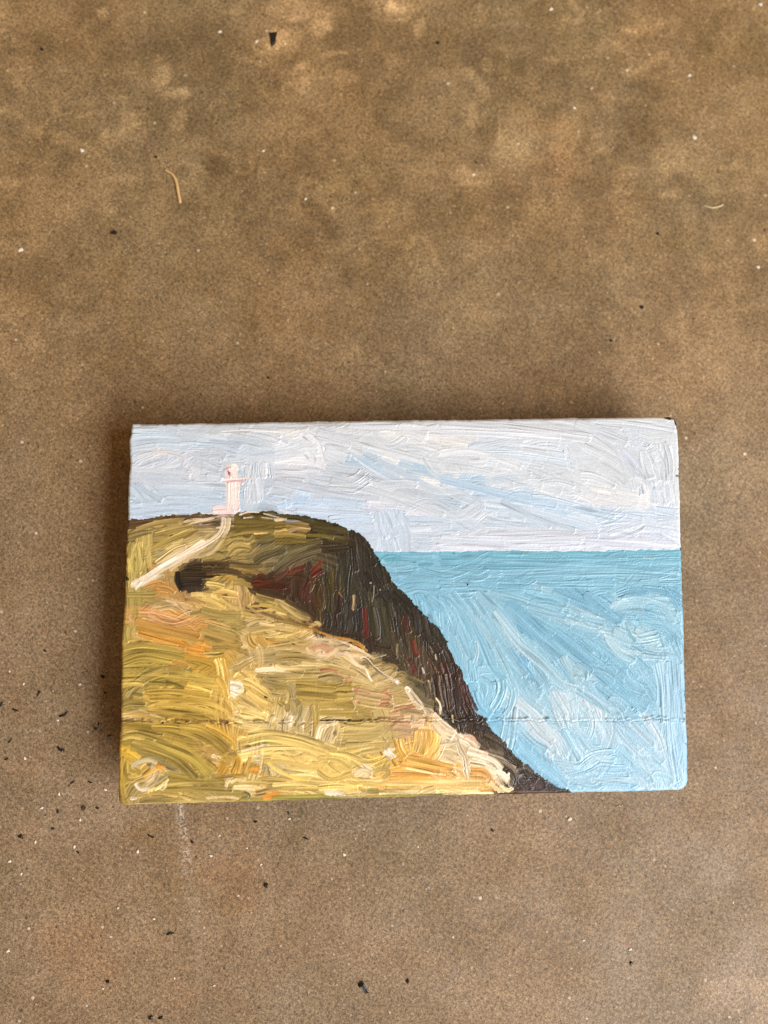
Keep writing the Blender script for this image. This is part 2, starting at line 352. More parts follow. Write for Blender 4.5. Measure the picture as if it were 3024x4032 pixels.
-55.4,26.1 -53.1,26.2 -51.3,25.7;1.02;efe6d8 f6efe6;g
-57.1,23.5 -54.8,24.0 -51.9,24.6;0.58;efe4d2 d6c8ae;g
-47.0,23.3 -39.7,23.2 -32.2,22.8;1.74;5e5426 74682f 8b7d42;g
-47.9,21.3 -41.2,21.5 -33.9,22.2;1.74;6e6230 8b7d42 50461f;g
-47.9,19.5 -42.7,20.3 -36.3,20.5;1.45;8f8046 a39353 5c5228;g
-41.2,20.0 -37.4,20.2;0.41;d8b868;g
-49.0,16.9 -46.1,18.6 -42.7,18.3 -41.2,19.7;1.45;7b6f3c 958650;g
-42.7,16.0 -39.2,17.9 -35.4,19.0 -32.2,19.6;1.74;5f5a36 706a42 48442a;g
-43.3,13.3 -40.9,15.9 -37.5,17.0 -32.3,17.8;1.74;57533a 6c674a 46432e;g
-54.2,14.7 -51.3,16.1 -49.0,18.1;1.74;988a4e b1a264 7a6e3c;g
-48.2,15.2 -45.0,16.6 -41.8,15.9;1.74;a8985c bcab70 8a7c48;g
-42.1,25.6 -38.3,25.2 -32.2,25.1;0.73;3c3c1c 2c2a16;g
-35.6,25.8 -29.8,25.1 -24.0,23.5 -18.2,21.9;1.02;2e2c16 3e3c1e 222010;g
-35.6,24.6 -29.8,24.2 -25.5,23.0 -19.6,21.7;1.31;3c3c1e 4c4a22 5c5628;g
-35.7,22.2 -32.2,22.5 -26.1,21.5;1.60;7c6a34 93814a 5a4c24;g
-25.5,21.5 -19.7,20.8 -15.3,20.1;1.74;3f3a1c 504a26 302c16;g
-31.9,20.4 -29.3,21.3 -25.8,20.9;1.45;94805a a8956a 6e5e3c;g
-35.7,19.6 -31.3,19.5 -27.0,18.9;1.45;8f7f42 a39152 6a5e2e;g
-35.7,17.9 -29.9,17.8 -25.2,17.4;1.74;6a6030 7d723a 524a24;g
-27.0,19.5 -22.6,19.1 -19.4,18.5;1.31;6a6228 7c722e 54501f;g
-35.7,23.7 -32.2,23.9;0.87;e8dcc8 b8aa80;g
-35.7,13.2 -31.4,14.9 -27.0,16.8 -22.6,17.6;2.03;5b5636 6d6846 46422a;g
-33.4,13.1 -28.5,15.7 -24.1,16.8;1.74;68623e 7c764e;g
-45.2,25.2 -42.6,26.0 -39.7,25.8;0.46;d8ccb8 efe6e2;p
-38.6,25.5 -35.7,24.7 -32.8,24.0;0.44;cfc2ae e8ded4;p
-44.1,24.4 -40.9,24.6;0.46;b8a68c d8cbb8;p
-39.2,24.5 -36.0,24.0;0.41;b09e82 cfc0b0;p
-32.3,9.0 -30.0,10.1 -27.3,10.9;1.45;5f3020 6e3c28 48281c;c
-35.8,7.0 -34.0,8.4 -31.4,10.4;1.74;5a3424 44291c 6c4230;c
-30.6,7.8 -30.3,4.9 -30.0,2.6;1.74;4a3424 58402c 382a1e;c
-35.8,5.0 -33.5,5.5 -31.4,6.1;1.74;4c2a1c 5a3020 3c2016;c
-21.8,14.6 -21.2,12.0 -21.3,9.4;1.60;3a3626 4a4634 2a281c;c
-17.1,12.8 -16.9,8.1 -16.4,4.1;1.74;3b372a 4b4736 2c2a20;c
-14.2,16.2 -13.9,12.7 -13.7,8.9;1.74;3c3626 4c4432 2a261c;c
-12.5,14.4 -11.9,10.3 -12.6,6.0;1.74;37332a 464238 292620;c
-14.8,11.0 -15.5,6.9 -15.8,2.3;1.45;332f26 423e34;c
-10.1,16.1 -9.6,12.6 -8.7,10.3;1.74;352f22 443c2c 28241a;c
-7.8,14.3 -7.0,10.8 -6.2,7.3;1.74;2f2b22 3e392c 24211a;c
-6.7,10.2 -5.3,7.6 -4.4,5.8;1.45;45402c 353122 544e36;c
-5.0,8.5 -2.4,5.2 -0.4,3.2;1.60;302c22 3d382a 25221c;c
-8.5,5.9 -6.8,3.6 -4.5,0.9;2.03;2e2b24 3a372e 24221c;c
-3.9,4.4 -1.0,1.4 1.3,-0.3;2.03;2c2921 38352b 211f19;c
-1.0,3.7 2.7,-0.1 4.7,-2.7;1.60;2b281f 38342a;c
-12.0,4.0 -11.2,1.1 -10.7,-0.1;1.74;322e26 403c32;c
-18.2,3.2 -18.5,0.1 -18.8,-2.2;1.74;42302a 523e34 32261f;c
-16.1,1.7 -16.5,-1.1 -16.8,-4.0;1.60;38332c 47423a;c
-22.0,-1.0 -21.4,-3.9 -22.0,-6.5;1.74;3a3428 4a4334 2c281e;c
-19.7,-1.7 -19.4,-4.5 -19.7,-6.8;1.60;33291e 423528;c
-17.1,-2.3 -16.8,-5.2 -17.2,-7.4;1.60;3a3834 4a4844 2b2926;c
-14.5,-1.8 -14.2,-4.6 -14.3,-7.2;1.74;363029 454039 292520;c
-24.2,7.1 -23.7,3.3 -23.4,0.2;1.74;5a4424 6c5230 443420;c
-25.7,4.2 -25.1,1.3 -24.6,-1.0;1.45;4c3826 5c4430;c
-20.7,9.1 -20.4,6.2 -19.9,3.0;1.16;5a4c22 6e5c2a 44391c;c
-18.9,11.1 -19.3,7.6 -19.0,4.1;1.45;48422a 5a5434 36321f;c
-18.6,11.3 -18.8,9.3;0.35;8c7430;c
-20.0,9.6 -19.8,6.7;0.29;8a6c28;c
-11.1,9.2 -10.2,7.4 -9.4,6.2;1.45;221f1a 2f2c26 181612;c
-9.2,-0.1 -8.7,-3.0 -8.2,-5.9 -8.5,-9.3;1.74;46402c 56503a 35301f;c
-6.9,-0.2 -6.4,-4.2 -5.3,-9.7;2.03;4c4632 5c563e 3a3626;c
-5.1,0.9 -4.6,-2.8 -3.8,-7.2;1.74;3e3926 4e4834 2e2a1e;c
-2.9,-2.6 -2.6,-6.0 -2.1,-9.5;1.74;3f3326 4f4232 2f261c;c
-0.5,-2.6 -0.3,-5.5 0.5,-7.8;1.74;4a2c24 5a382c 38221c;c
1.8,-0.4 2.6,-4.4 2.5,-8.7;1.74;352e24 443b2e 28221b;c
4.7,-3.3 5.2,-6.8 5.7,-10.2;2.03;332d22 423a2c 27221a;c
7.5,-5.7 8.6,-8.9 10.3,-11.8;2.03;2c281e 3a3426 221f18;c
4.0,-7.3 6.8,-10.3 9.1,-13.2;1.74;302a20 3e362a;c
-23.5,-5.3 -18.6,-6.6 -12.8,-7.8 -8.5,-9.3;1.31;3e3020 4c3c28 2e2418;c
-25.9,9.2 -24.7,10.6 -23.6,12.0 -22.4,11.7;1.45;62281c 72301f 4a2018;c
-25.6,8.0 -24.2,8.8 -22.4,9.7;1.45;702c1e 5c2418;c
-23.6,11.1 -23.0,12.3;0.58;88342a;c
-28.3,2.8 -27.4,5.4 -26.2,7.1;1.60;5c2a22 6e3430 44221c;c
-26.3,3.4 -26.6,1.4;1.16;6a3432 58302c;c
-11.5,-0.4 -11.3,-3.5 -11.1,-6.7 -11.1,-9.0;1.45;541e14 62281c 401810;c
-17.5,-8.0 -12.8,-8.7 -8.2,-9.9 -4.2,-11.2;1.45;38281a 463422 2a1e14;c
-11.7,-9.0 -8.5,-10.8 -4.2,-11.4;1.31;402c18 50381f;c
-9.1,-11.6 -5.7,-12.3 -2.8,-14.1;1.60;4a3a26 5a4832 38301f;c
-7.1,-14.0 -4.3,-14.6 -2.3,-15.8;1.45;43351f 54442a;c
-14.2,3.1 -14.3,0.8 -14.7,-1.2;0.99;c9a87c d6b68c b08e64;ck
-18.4,3.8 -17.3,2.3;0.46;b08468;ck
-9.4,6.2 -10.0,6.0;0.52;d8c0a0;ck
-8.8,5.4 -9.0,2.5 -9.5,1.0;0.23;a8a080;ck
-7.4,4.2 -7.0,4.3;0.29;b0b4b0;ck
-12.8,4.8 -12.6,4.7;0.58;77704a;c
-1.3,-10.7 -0.5,-13.0 0.3,-15.8;1.45;5a4a2a 6c5a36 463a22;c
4.2,-11.1 4.1,-14.8 4.9,-18.8;1.60;5a4628 6e5634 463622;c
1.3,-9.3 1.9,-11.9 2.7,-14.2;1.45;6a2c20 7a3a2a 52241a;c
0.1,-14.1 1.2,-16.4 2.0,-18.4;1.45;64281a 743626 4a2018;c
5.6,-14.5 5.8,-16.8;0.87;6a2c1e;c
-2.7,-10.3 -3.1,-13.5;0.41;c8b890 9a8a64;ck
6.0,-11.1 6.8,-13.1;0.23;b8a880;ck
7.4,-13.4 7.6,-14.9;0.35;d6c8a8;ck
6.8,-10.3 8.5,-13.7 9.6,-17.5;2.03;3a2c1f 4a3a2a 2c221a;c
9.0,-15.5 10.1,-18.9 11.2,-23.2;2.03;45281c 56342a 342018;c
10.8,-13.2 11.9,-16.1;1.45;33261c 42342a;c
7.6,-15.4 7.8,-19.7 8.5,-24.6;1.74;4a3826 5c4832 382a1e;c
6.6,-20.3 6.8,-22.8 7.4,-25.2;1.45;53422c 665238;c
3.8,-16.8 4.3,-18.5;0.46;e6dcc8;ck
-32.8,16.3 -35.7,14.9 -37.5,13.4;1.74;5f5c3c 706d4c;g
-35.7,11.4 -31.4,14.8 -27.0,16.2;1.45;5f5c3c 706d4c;g
-35.8,9.6 -31.4,13.0 -27.0,14.7 -22.9,15.8;1.74;5c5840 6e6a52 44412e;g
-35.8,7.6 -32.9,10.2 -28.5,12.7 -24.1,14.1;1.74;54503a 68644c 3e3c2a;g
-74.9,17.3 -74.6,13.8 -74.0,9.8;2.03;b0a45c c6ba72 94884c;g
-72.4,17.3 -72.0,13.5 -72.3,9.7;2.03;b8ab64 cbbf7a a0944e;g
-70.1,17.2 -69.5,14.3 -69.4,11.4;1.45;b0a260 968a50 c2b478;g
-68.0,14.9 -66.3,15.4 -64.6,16.0;2.03;a39b6e 8a825a b5ad80;g
-67.7,12.5 -62.9,15.9 -59.4,17.0;1.45;bfb078 d3c692 a09158;g
-54.2,16.9 -57.7,14.4 -61.7,12.1 -64.0,10.5;1.16;c9b890 d9cba8 a8976a;g
-75.7,9.0 -74.9,7.9;0.87;1e1a14 2e281c;g
-75.4,5.8 -71.4,5.6 -68.6,6.2;1.74;9e9258 857a46 b3a66a;g
-75.7,4.1 -71.4,4.0 -67.1,3.9;1.74;8d8146 a19554 766c3a;g
-70.5,2.8 -66.2,2.0 -62.8,2.4;1.74;8a7d48 9c8e56;g
-67.7,6.5 -64.3,5.9 -62.3,4.4;1.60;b98a50 c79a60 a07844;g
-64.9,9.6 -63.1,8.4 -62.3,6.1;1.60;a88a56 8f7446 b89a66;g
-54.2,14.6 -50.8,14.8 -48.5,13.9;1.74;847848 968a56 6c6238;g
-48.2,14.2 -46.1,16.2 -43.3,16.2 -42.1,15.3 -45.6,13.9 -47.6,13.6;1.45;a5945a b9a86c 857646;g
-55.1,12.6 -51.3,12.5 -47.9,11.9;1.45;5a4c30 6b5c3a 463a24;g
-47.9,12.2 -42.7,11.5 -38.4,11.7;1.74;6f6540 827850 585030;g
-49.0,11.0 -44.1,10.1 -39.8,9.4;1.16;7a6232 947640 5c4a28;g
-39.8,12.3 -36.9,12.8 -34.6,12.5;1.16;6b6648 7c775a;g
-43.3,12.7 -39.8,15.5 -35.4,16.6;2.03;55523a 67644a 43412c;g
-41.2,12.1 -38.3,14.0 -32.3,15.7;2.03;5a5738 6c694a;g
-37.5,9.7 -35.2,11.9 -32.3,14.2;2.03;4e4b34 615e46 3a3828;g
-54.2,7.4 -49.9,7.9 -44.2,8.9;1.74;a58f46 b9a254 8a7636;g
-49.1,8.4 -47.0,8.7;0.87;c8983c b4852e;g
-47.0,7.0 -43.9,6.6 -41.3,5.7;1.45;8f7e40 a08f4e;g
-60.0,2.6 -57.1,2.3 -54.2,0.5;1.74;a88a54 b89862 927644;g
-59.4,2.0 -60.5,4.3 -61.1,5.5;1.16;8c7048 a08452;g
-60.3,10.4 -60.0,7.8 -58.2,5.5;4.36;3a2e20 46382a 2a2118;c
-60.6,9.8 -54.2,10.0 -51.4,10.2;3.78;42341f 4e3e2a 30251a;c
-61.7,8.4 -57.1,8.5 -52.5,8.7;2.91;3a2d1e 46382a 2c2218;c
-61.7,6.5 -58.2,6.5 -54.2,6.8;2.62;3c3022 4a3c2c 2c241a;c
-61.7,7.2 -58.2,7.5 -54.8,7.1;2.32;3a2e22 4a3c2c 2a221a;c
-59.4,5.2 -55.7,5.4 -53.1,5.6;1.74;43372a 55463a 31281e;c
-58.8,12.7 -57.1,13.2 -55.1,12.9;1.60;2e241a 403224;c
-61.7,11.3 -55.7,11.5 -49.0,11.3;2.03;43331f 54422c 30241a;c
-61.1,9.5 -54.2,9.4 -48.5,9.9;2.03;4a3a26 5c4a32 36291b;c
-61.7,10.4 -61.7,7.8 -60.3,4.9;1.74;33281c 46382a 241c14;c
-42.1,6.6 -37.5,6.2 -32.4,5.8;2.03;4a281a 5a3222 3a2017;c
-41.0,8.0 -39.2,8.8 -37.8,8.2;1.16;5a3420 704630;c
-40.4,4.5 -37.0,3.6 -32.4,2.3;1.45;5a4430 4a3826;c
-54.2,6.8 -51.4,6.5 -49.1,5.8;1.45;d6bf70 e2ce86 b89e50;g
-52.5,4.2 -49.1,4.7 -45.6,3.8;1.31;c9ae64 dfc67c 9a8248;g
-52.8,3.9 -51.1,2.7 -50.8,2.1;1.31;e6d080 f0dc90;g
-51.1,3.3 -47.9,2.9 -45.6,2.6;1.16;bda158 d8be78 8c7642;g
-49.4,1.8 -47.6,1.2 -45.0,1.2;1.45;a88e54 c2a86a 7e6a3c;g
-44.7,4.0 -44.5,1.2;1.16;a08658 c9ae78;g
-43.0,4.3 -42.7,0.8;1.31;b59a60 8a7348 d0b67e;g
-41.6,3.7 -41.7,1.4;0.73;b89c60;g
-58.2,4.0 -55.7,4.0 -54.2,3.1;1.16;ddc882 c0aa66 8a7848;g
-55.4,2.8 -52.5,2.2 -48.8,0.4;1.31;cdb468 9a8448 e0ca80;g
-55.7,1.1 -52.8,-0.1 -50.2,-0.5;0.87;d9c170 c0a858;g
-41.0,3.4 -37.0,2.4 -32.4,0.9;1.74;93834a a6955a 7a6c3c;g
-39.9,1.3 -36.1,0.4 -32.4,-1.4;1.31;a8954e beaa62 8a7a40;g
-43.9,-0.3 -38.4,-1.6 -32.4,-3.4;1.16;4f4126 65542f 3d321e;g
-42.7,0.5 -38.4,0.5 -35.8,0.1;0.58;d3b868 b0964e;g
-40.5,-0.7 -37.0,-0.7 -35.3,-0.5;0.58;c9ae64;g
-35.3,-1.3 -32.4,-2.0;0.58;dac27c;g
-58.8,-1.4 -55.7,-0.9 -52.8,-1.0;1.45;9b8e52 ab9e60 837842;g
-55.7,-0.3 -49.9,-1.6 -44.2,-2.0;2.03;92854c a29458 7c7040;g
-48.5,-3.1 -45.6,-3.1 -43.3,-2.3;1.45;8f8248 9f9254;g
-76.5,-3.9 -76.2,-7.0 -75.6,-9.3;2.03;a09450 b0a45c 8c8044;g
-74.2,-2.8 -73.9,-5.7;1.45;9c9050 ada05c;g
-76.2,0.9 -72.8,0.6 -68.5,0.2;1.45;a8865a b89564 8f7048;g
-68.0,1.1 -64.8,2.1 -62.2,1.5;1.16;d3bd8a e6d4a6;g
-66.8,0.2 -64.0,0.7 -61.7,-0.2;1.45;c3a974 d9c190 a08858;g
-64.8,2.4 -62.2,1.5 -58.8,-1.4;0.52;efe0bc e0cc9c;g
-61.7,1.5 -60.0,-0.3 -58.5,-1.7;0.87;d9c29a b89c70;g
-75.9,-0.8 -71.9,-0.3 -65.7,-1.3 -59.9,-2.8 -55.4,-3.5;1.74;b8864e c89a66 9c6e3c;g
-73.4,-1.7 -70.5,-1.5 -63.9,-2.5 -58.5,-4.6;1.45;b88a4e c99c62 a07440;g
-73.1,-2.6 -68.5,-4.1 -62.8,-5.6 -55.4,-7.2;1.74;b88c46 a67a3a c9a05c;g
-72.5,-4.3 -67.1,-5.8 -59.9,-7.4 -54.2,-8.9;1.74;b08a42 c29c52 8f6e32;g
-74.2,-1.1 -74.5,-2.0 -73.3,-3.1;0.87;dcb48c c29468;g
-71.9,-0.6 -67.1,-1.0 -61.4,-2.8;0.35;e6b89a;g
-72.2,-6.0 -67.1,-7.5 -59.9,-9.7 -55.1,-10.9;1.45;cf8f2c dba040 b67a22;g
-68.5,-8.1 -64.2,-9.3 -59.4,-10.8 -55.4,-11.5;0.87;e0b060 c98a30 d89a3c;g
-61.6,-9.6 -57.6,-10.6 -54.5,-11.3;0.87;cc7a1a dc902c;g
-55.4,-5.8 -51.4,-7.0 -46.2,-8.5;1.74;a28c4c 8a7840 b8a05c;g
-54.8,-7.2 -49.9,-9.0 -45.7,-10.0;1.74;a08a48 b49c58 867238;g
-53.7,-4.4 -49.1,-5.9 -45.1,-7.7;1.45;8c7e46 9c8e52 766a3a;g
-54.5,-3.2 -51.4,-4.1 -47.4,-5.4;1.16;d6b874 b89a58 9a8448;g
-43.3,-4.6 -40.5,-3.2 -37.6,-3.3;1.16;dcc898 c0ac78;g
-42.5,-6.0 -38.5,-5.3 -32.5,-4.8;1.74;b8a468 ccb87c a08e54;g
-39.9,-4.1 -35.6,-4.8 -32.4,-4.5;1.31;c4b078 d6c48c;g
-42.8,-6.9 -41.9,-9.2 -40.2,-10.4;2.03;b89a50 c9ab62 a08442;g
-40.5,-7.2 -39.1,-9.0 -37.4,-10.4;2.03;c2a258 b08e42 d2b268;g
-37.6,-7.6 -34.7,-7.9 -32.5,-8.0;0.58;e6cc80 d0b260;g
-37.9,-8.7 -35.9,-9.3 -34.2,-9.4;0.87;b8862e a27624;g
-44.2,-9.1 -43.4,-10.0 -45.1,-10.8;1.16;d0b878 e0cc94;g
-73.3,-7.1 -71.3,-7.7 -69.3,-8.3;1.16;c8ae74 b09660;g
-76.7,-10.1 -71.3,-9.4 -65.6,-10.1 -59.4,-11.1;1.74;a08e46 b2a052 887a3a;g
-76.8,-12.4 -72.7,-11.1 -67.0,-11.2 -59.9,-12.8 -54.2,-14.6;2.03;9a8a40 ac9c4c 847634;g
-76.7,-14.1 -71.3,-12.5 -65.6,-13.2 -58.2,-14.8;2.03;9f8f42 b09f50 897a38;g
-49.1,-11.3 -47.1,-13.1 -46.2,-14.8;1.74;c6a85a b8984a d6ba6c;g
-45.9,-10.8 -43.4,-11.7 -42.2,-12.0;1.74;a8945c 8c7a4c;g
-47.1,-16.2 -44.8,-15.7 -42.2,-14.3;2.03;a8945c 93804e bca86c;g
-51.4,-13.0 -50.5,-16.1 -50.0,-19.8 -49.7,-23.7;2.03;d9bc62 e6cc78 c4a650;g
-49.7,-13.3 -48.8,-17.6 -48.5,-23.2;1.45;d0b05a e0c470 b8963f;g
-54.8,-12.0 -51.4,-12.1 -49.1,-11.6;1.45;d6bc68 e2ca78 bfa450;g
-63.3,-13.8 -61.3,-14.2 -58.5,-14.8;1.16;c8964c b8863c;g
-59.9,-12.8 -55.7,-13.7 -52.5,-14.9 -52.8,-16.1 -54.8,-16.9;1.45;b8963e a8862f c8a850;g
-76.4,-15.0 -69.9,-14.8 -65.6,-14.9;1.02;a89848 b8a856;g
-76.6,-16.4 -71.3,-15.9 -62.8,-16.4 -51.4,-18.6;1.02;b0a050 8c7e3c c8b864;g
-76.6,-17.8 -71.3,-17.6 -61.3,-18.4 -51.7,-20.0;1.02;bca84e d0bc62 94823a;g
-76.6,-19.2 -74.1,-19.0 -70.1,-19.6;1.74;b09a58 c0aa66 9c884c;g
-69.5,-19.3 -66.7,-19.4 -63.9,-19.8;1.45;8a7a34 a0903e 746828;g
-65.0,-19.2 -62.2,-19.8 -59.9,-21.0;1.45;6e6428 857a34;g
-59.9,-21.0 -57.6,-21.3 -54.2,-21.1;1.74;d2b45a e0c46c b8983f;g
-70.1,-21.6 -62.7,-21.5 -52.8,-23.1;1.31;c0a64c a08834 d8be64;g
-76.6,-22.5 -74.1,-21.2 -70.4,-22.1;2.03;8a7e42 9c9050 766c38;g
-48.0,-18.7 -48.0,-23.2;0.46;efdc9c b8923c;g
-47.7,-20.1 -45.7,-20.7 -44.8,-21.6;1.16;efe6c8 f4ecd6;g
-45.7,-17.1 -43.4,-19.4 -42.9,-23.3;2.32;d3b96c c2a658 e0ca84;g
-44.5,-19.4 -41.4,-20.6 -37.2,-23.5;2.03;d8be70 e6d088 c2a658;g
-42.8,-12.0 -38.5,-11.6 -32.5,-11.1;2.03;a8996a 988a5c b6a878;g
-41.7,-13.8 -37.1,-13.3 -32.5,-13.1;2.03;a09264 b0a274 8e8054;g
-41.4,-15.2 -40.0,-14.9;1.16;c8a658;g
-40.8,-18.0 -37.1,-18.4 -32.6,-18.8;1.45;9a8c5c ac9e6e 857850;g
-40.0,-19.7 -37.1,-20.4 -32.6,-20.8;1.74;a09058 b0a068 8c7c48;g
-37.7,-22.6 -34.9,-23.0 -32.6,-23.0;1.74;a69762 958654 b8a874;g
-41.1,-16.6 -37.7,-16.4 -32.6,-16.2;1.31;d8cca6 e8dec0 b8aa80;g
-41.1,-20.8 -40.0,-21.7;0.52;201a10 3a3020;g
-2.6,-16.3 1.4,-18.4 5.7,-19.7;1.45;4a4026 5a5032 3a321f;g
-0.3,-19.5 2.8,-21.0 5.4,-22.5;1.74;6a6038 7a7046 565030;g
1.3,-22.4 3.6,-23.6 5.1,-24.5;1.45;857a4e 6c6240;g
5.4,-20.2 5.7,-23.1 5.3,-25.1;0.58;d0c29c 8a7a56;g
-35.8,2.1 -31.5,-0.3 -28.6,-2.0;1.74;9a8c58 ac9e68 847648;g
-35.8,0.4 -32.4,-1.4 -26.3,-3.5;1.45;a89862 b8a870;g
-32.9,2.1 -28.6,-0.6 -24.3,-3.3;1.31;3e3424 5a4c30 4a3e28;g
-35.8,-1.6 -34.1,-1.9;0.73;e0c878;g
-35.9,-3.3 -31.5,-4.0 -26.4,-5.2;1.16;6a562e 8a7440 50421f;g
-35.9,-4.8 -32.1,-5.4 -28.7,-6.1;1.31;c0ac6e d2be82 a8945a;g
-35.9,-6.5 -32.4,-7.1 -28.7,-7.5;1.45;b8a462 c8b474 a08c50;g
-35.9,-7.6 -33.6,-8.0 -31.6,-8.0;0.52;e6c87c;g
-25.8,-5.0 -24.3,-4.4 -23.2,-5.3;1.16;c0a868 d6c080;g
-35.9,-11.0 -31.6,-10.8 -26.4,-11.2;2.03;a89660 b6a46e 988652;g
-35.9,-13.3 -30.2,-13.2 -24.4,-14.1;2.03;a49258 b2a066 94824a;g
-35.9,-15.3 -33.1,-16.2 -24.5,-16.1;1.45;c0ae76 d2c28c a8965e;g
-36.0,-17.6 -28.8,-17.5 -18.8,-18.2;2.03;a8975e b6a56c 968550;g
-21.6,-15.9 -17.3,-16.9 -13.6,-18.4;1.45;b5a268 c5b27a a08e56;g
-36.0,-19.3 -30.2,-19.4 -21.6,-19.3;1.74;b09e60 bead70 9a8a50;g
-36.0,-21.5 -33.1,-21.6 -30.3,-21.9;2.03;c8b060 b8a052;g
-30.3,-21.7 -24.5,-21.2 -15.9,-20.9;2.03;94823e a8964e 837234;g
-28.9,-23.4 -21.7,-23.0 -13.1,-22.6;2.03;8f7e3e a08f4c;g
-15.9,-20.9 -11.6,-21.5 -7.3,-23.1;1.74;a28e52 b29e60;g
-10.2,-23.8 -4.4,-23.4 1.3,-24.4;1.74;a08e58 b09e66;g
-19.8,-8.2 -16.3,-8.9 -14.0,-9.8 -10.9,-12.2;0.70;b87a20 6a4a18 c8902c;g
-28.7,-5.5 -25.8,-5.8 -23.8,-6.7 -19.8,-8.2;0.76;c8841c d8982c a8680f;g
-14.9,-9.8 -13.4,-10.1 -11.7,-11.3;1.16;9a6a20 c08a34 5a3c14;g
-23.9,-13.3 -21.0,-12.8 -18.7,-11.4;0.87;e6d6b6 d0bc92;g
-18.9,-11.1 -15.8,-11.5 -11.5,-12.4;1.16;c8b486 d8c69c;g
-25.0,-10.1 -23.2,-9.3 -20.9,-9.4;1.16;d9c6a4 c2ae86;g
-25.5,-9.8 -22.9,-8.8 -19.8,-8.8 -15.8,-10.3 -11.5,-12.7 -8.9,-14.5;0.76;e8d8b4 f0e4c6 c8b088;g
-25.3,-12.1 -25.0,-10.7 -23.0,-10.5 -21.0,-11.4 -21.6,-12.5 -23.3,-12.2;0.99;b07078 c08a8c 9a5a60;g
-23.3,-12.2 -22.4,-12.2;0.87;e6dcd4;g
-27.3,-10.9 -25.9,-12.4 -23.6,-13.3;0.76;dccaa0 c8b486;g
-7.2,-16.0 -4.3,-16.3 -2.9,-17.2;1.45;857648 9c8c5c 6a5c38;g
-4.4,-18.9 -1.5,-18.4 0.3,-19.5;1.60;8a7c4e 9c8e60 756840;g
-14.1,-16.6 -11.6,-18.4 -8.7,-20.8;1.45;bcaa74 ccba88;g
-10.7,-19.6 -7.2,-17.9 -4.3,-16.6;1.74;c0ae7c d2c292 9c8a58;g
-9.6,-21.0 -5.8,-19.7 -3.5,-17.5;1.74;b8a674 cab888 96854f;g
-22.1,-13.9 -18.7,-15.1 -15.8,-16.6;0.64;ddd0a8 c9b98c;g
-11.5,-16.7 -10.7,-18.7 -9.9,-20.2;0.52;ece2cc;gk
-19.5,-13.1 -18.1,-12.9 -16.6,-12.3 -15.5,-13.2 -14.7,-14.9 -13.2,-16.1 -11.5,-16.4;0.81;ece2cc f4eee2 c9b894;gd
-12.9,-14.4 -11.5,-14.1 -9.5,-16.2 -7.2,-18.2 -4.7,-19.7 -2.4,-20.6;0.93;e8dec8 f6f2ea c4b48e;gd
-3.5,-20.3 -2.4,-21.2;0.87;f8f4ee;gk
-0.9,-21.8 -0.1,-22.7 -0.4,-23.2;1.22;f6f2ea e6dcc8;gk
-23.9,-17.0 -21.6,-16.8 -18.7,-17.4;0.76;a84a5c b86070 8c3848;g
-20.5,-17.1 -18.7,-18.0;0.41;b8506a;g
-17.3,-19.7 -15.3,-18.6;0.70;b8707a c88a8e;g
-16.2,-20.3 -14.8,-20.6;0.64;8a3440 b05a68;g
-4.8,-20.4 -4.5,-21.0;0.70;7c3a44;g
-15.4,-22.3 -13.1,-22.4 -10.2,-23.6;0.58;b87078 c08080;g
-7.3,-23.3 -5.3,-22.5;0.70;a84858;g
-6.5,-23.4 -4.5,-24.5;0.52;a8525c;g
-31.3,-9.7 -30.2,-10.0;0.41;1c1812;g
7.1,-18.4 7.7,-22.8 8.4,-27.6;2.24;46331f 583f28 352617;c
9.7,-18.5 10.3,-23.2 10.9,-28.7;2.24;4e3720 62452a 3a2818;c
12.3,-18.5 12.9,-23.3 13.5,-29.5;2.24;442c1e 583a28 342218;c
14.5,-21.5 15.5,-24.8 16.5,-28.1;1.87;4c2a22 5e3630 38201a;c
15.9,-23.4 17.3,-26.0 18.4,-28.9;1.68;3c261c 4a3024;c
13.0,-20.7 13.4,-19.3;1.49;402a1a;c
4.4,-20.6 5.1,-22.8 5.1,-25.7;1.68;4a3a26 5c4a32;c
8.7,-29.4 10.9,-30.5 12.3,-33.8;1.87;3c3020 4c3e2a 2c2418;c
12.4,-28.8 13.5,-31.7 14.1,-34.6;2.24;42331f 54422a 33281a;c
14.6,-31.0 16.8,-31.8 19.8,-32.6;1.68;33281c 43352a;c
14.5,-33.2 17.8,-34.3 21.5,-36.3;1.87;4c3a24 5f4a30 3a2c1c;c
17.1,-32.9 20.8,-33.7 24.5,-34.9;1.68;30261a 40342a;c
23.4,-34.1 27.1,-37.1 29.5,-40.8;1.87;3a2e20 4a3c2a 2a2118;c
19.7,-34.8 24.1,-37.4 27.7,-40.8;2.24;4a3a24 5c4a30 382c1c;c
17.8,-35.1 20.3,-37.7 23.2,-40.6;2.24;544026 66502f 40301e;c
25.1,-40.0 28.0,-42.2 30.6,-43.0;2.24;40341f 51432a 31281a;c
22.5,-40.3 24.7,-42.1 26.1,-44.3;1.49;544630 65563c 403524;c
26.1,-44.3 27.5,-46.5 26.7,-49.0;1.87;48392a 5a4a38 362a1f;c
28.7,-43.7 31.2,-45.2 34.1,-47.8;2.24;3a2a22 4a362c 2a1f1a;c
30.6,-42.3 34.2,-45.3 36.3,-47.1;1.87;403624 524630 302819;c
28.6,-46.5 30.4,-48.8 32.5,-50.2;2.24;4a3028 5c4038 38241e;c
31.9,-46.6 34.8,-48.9 36.2,-50.0;1.87;443428 554438;c
27.8,-49.0 28.1,-50.5;1.27;5a3030 442222;c
22.6,-50.0 24.8,-50.4 28.5,-50.7;0.75;54492e 403722;c
29.6,-50.5 33.3,-50.6 36.2,-50.9;0.97;3c2e28 50403a;c
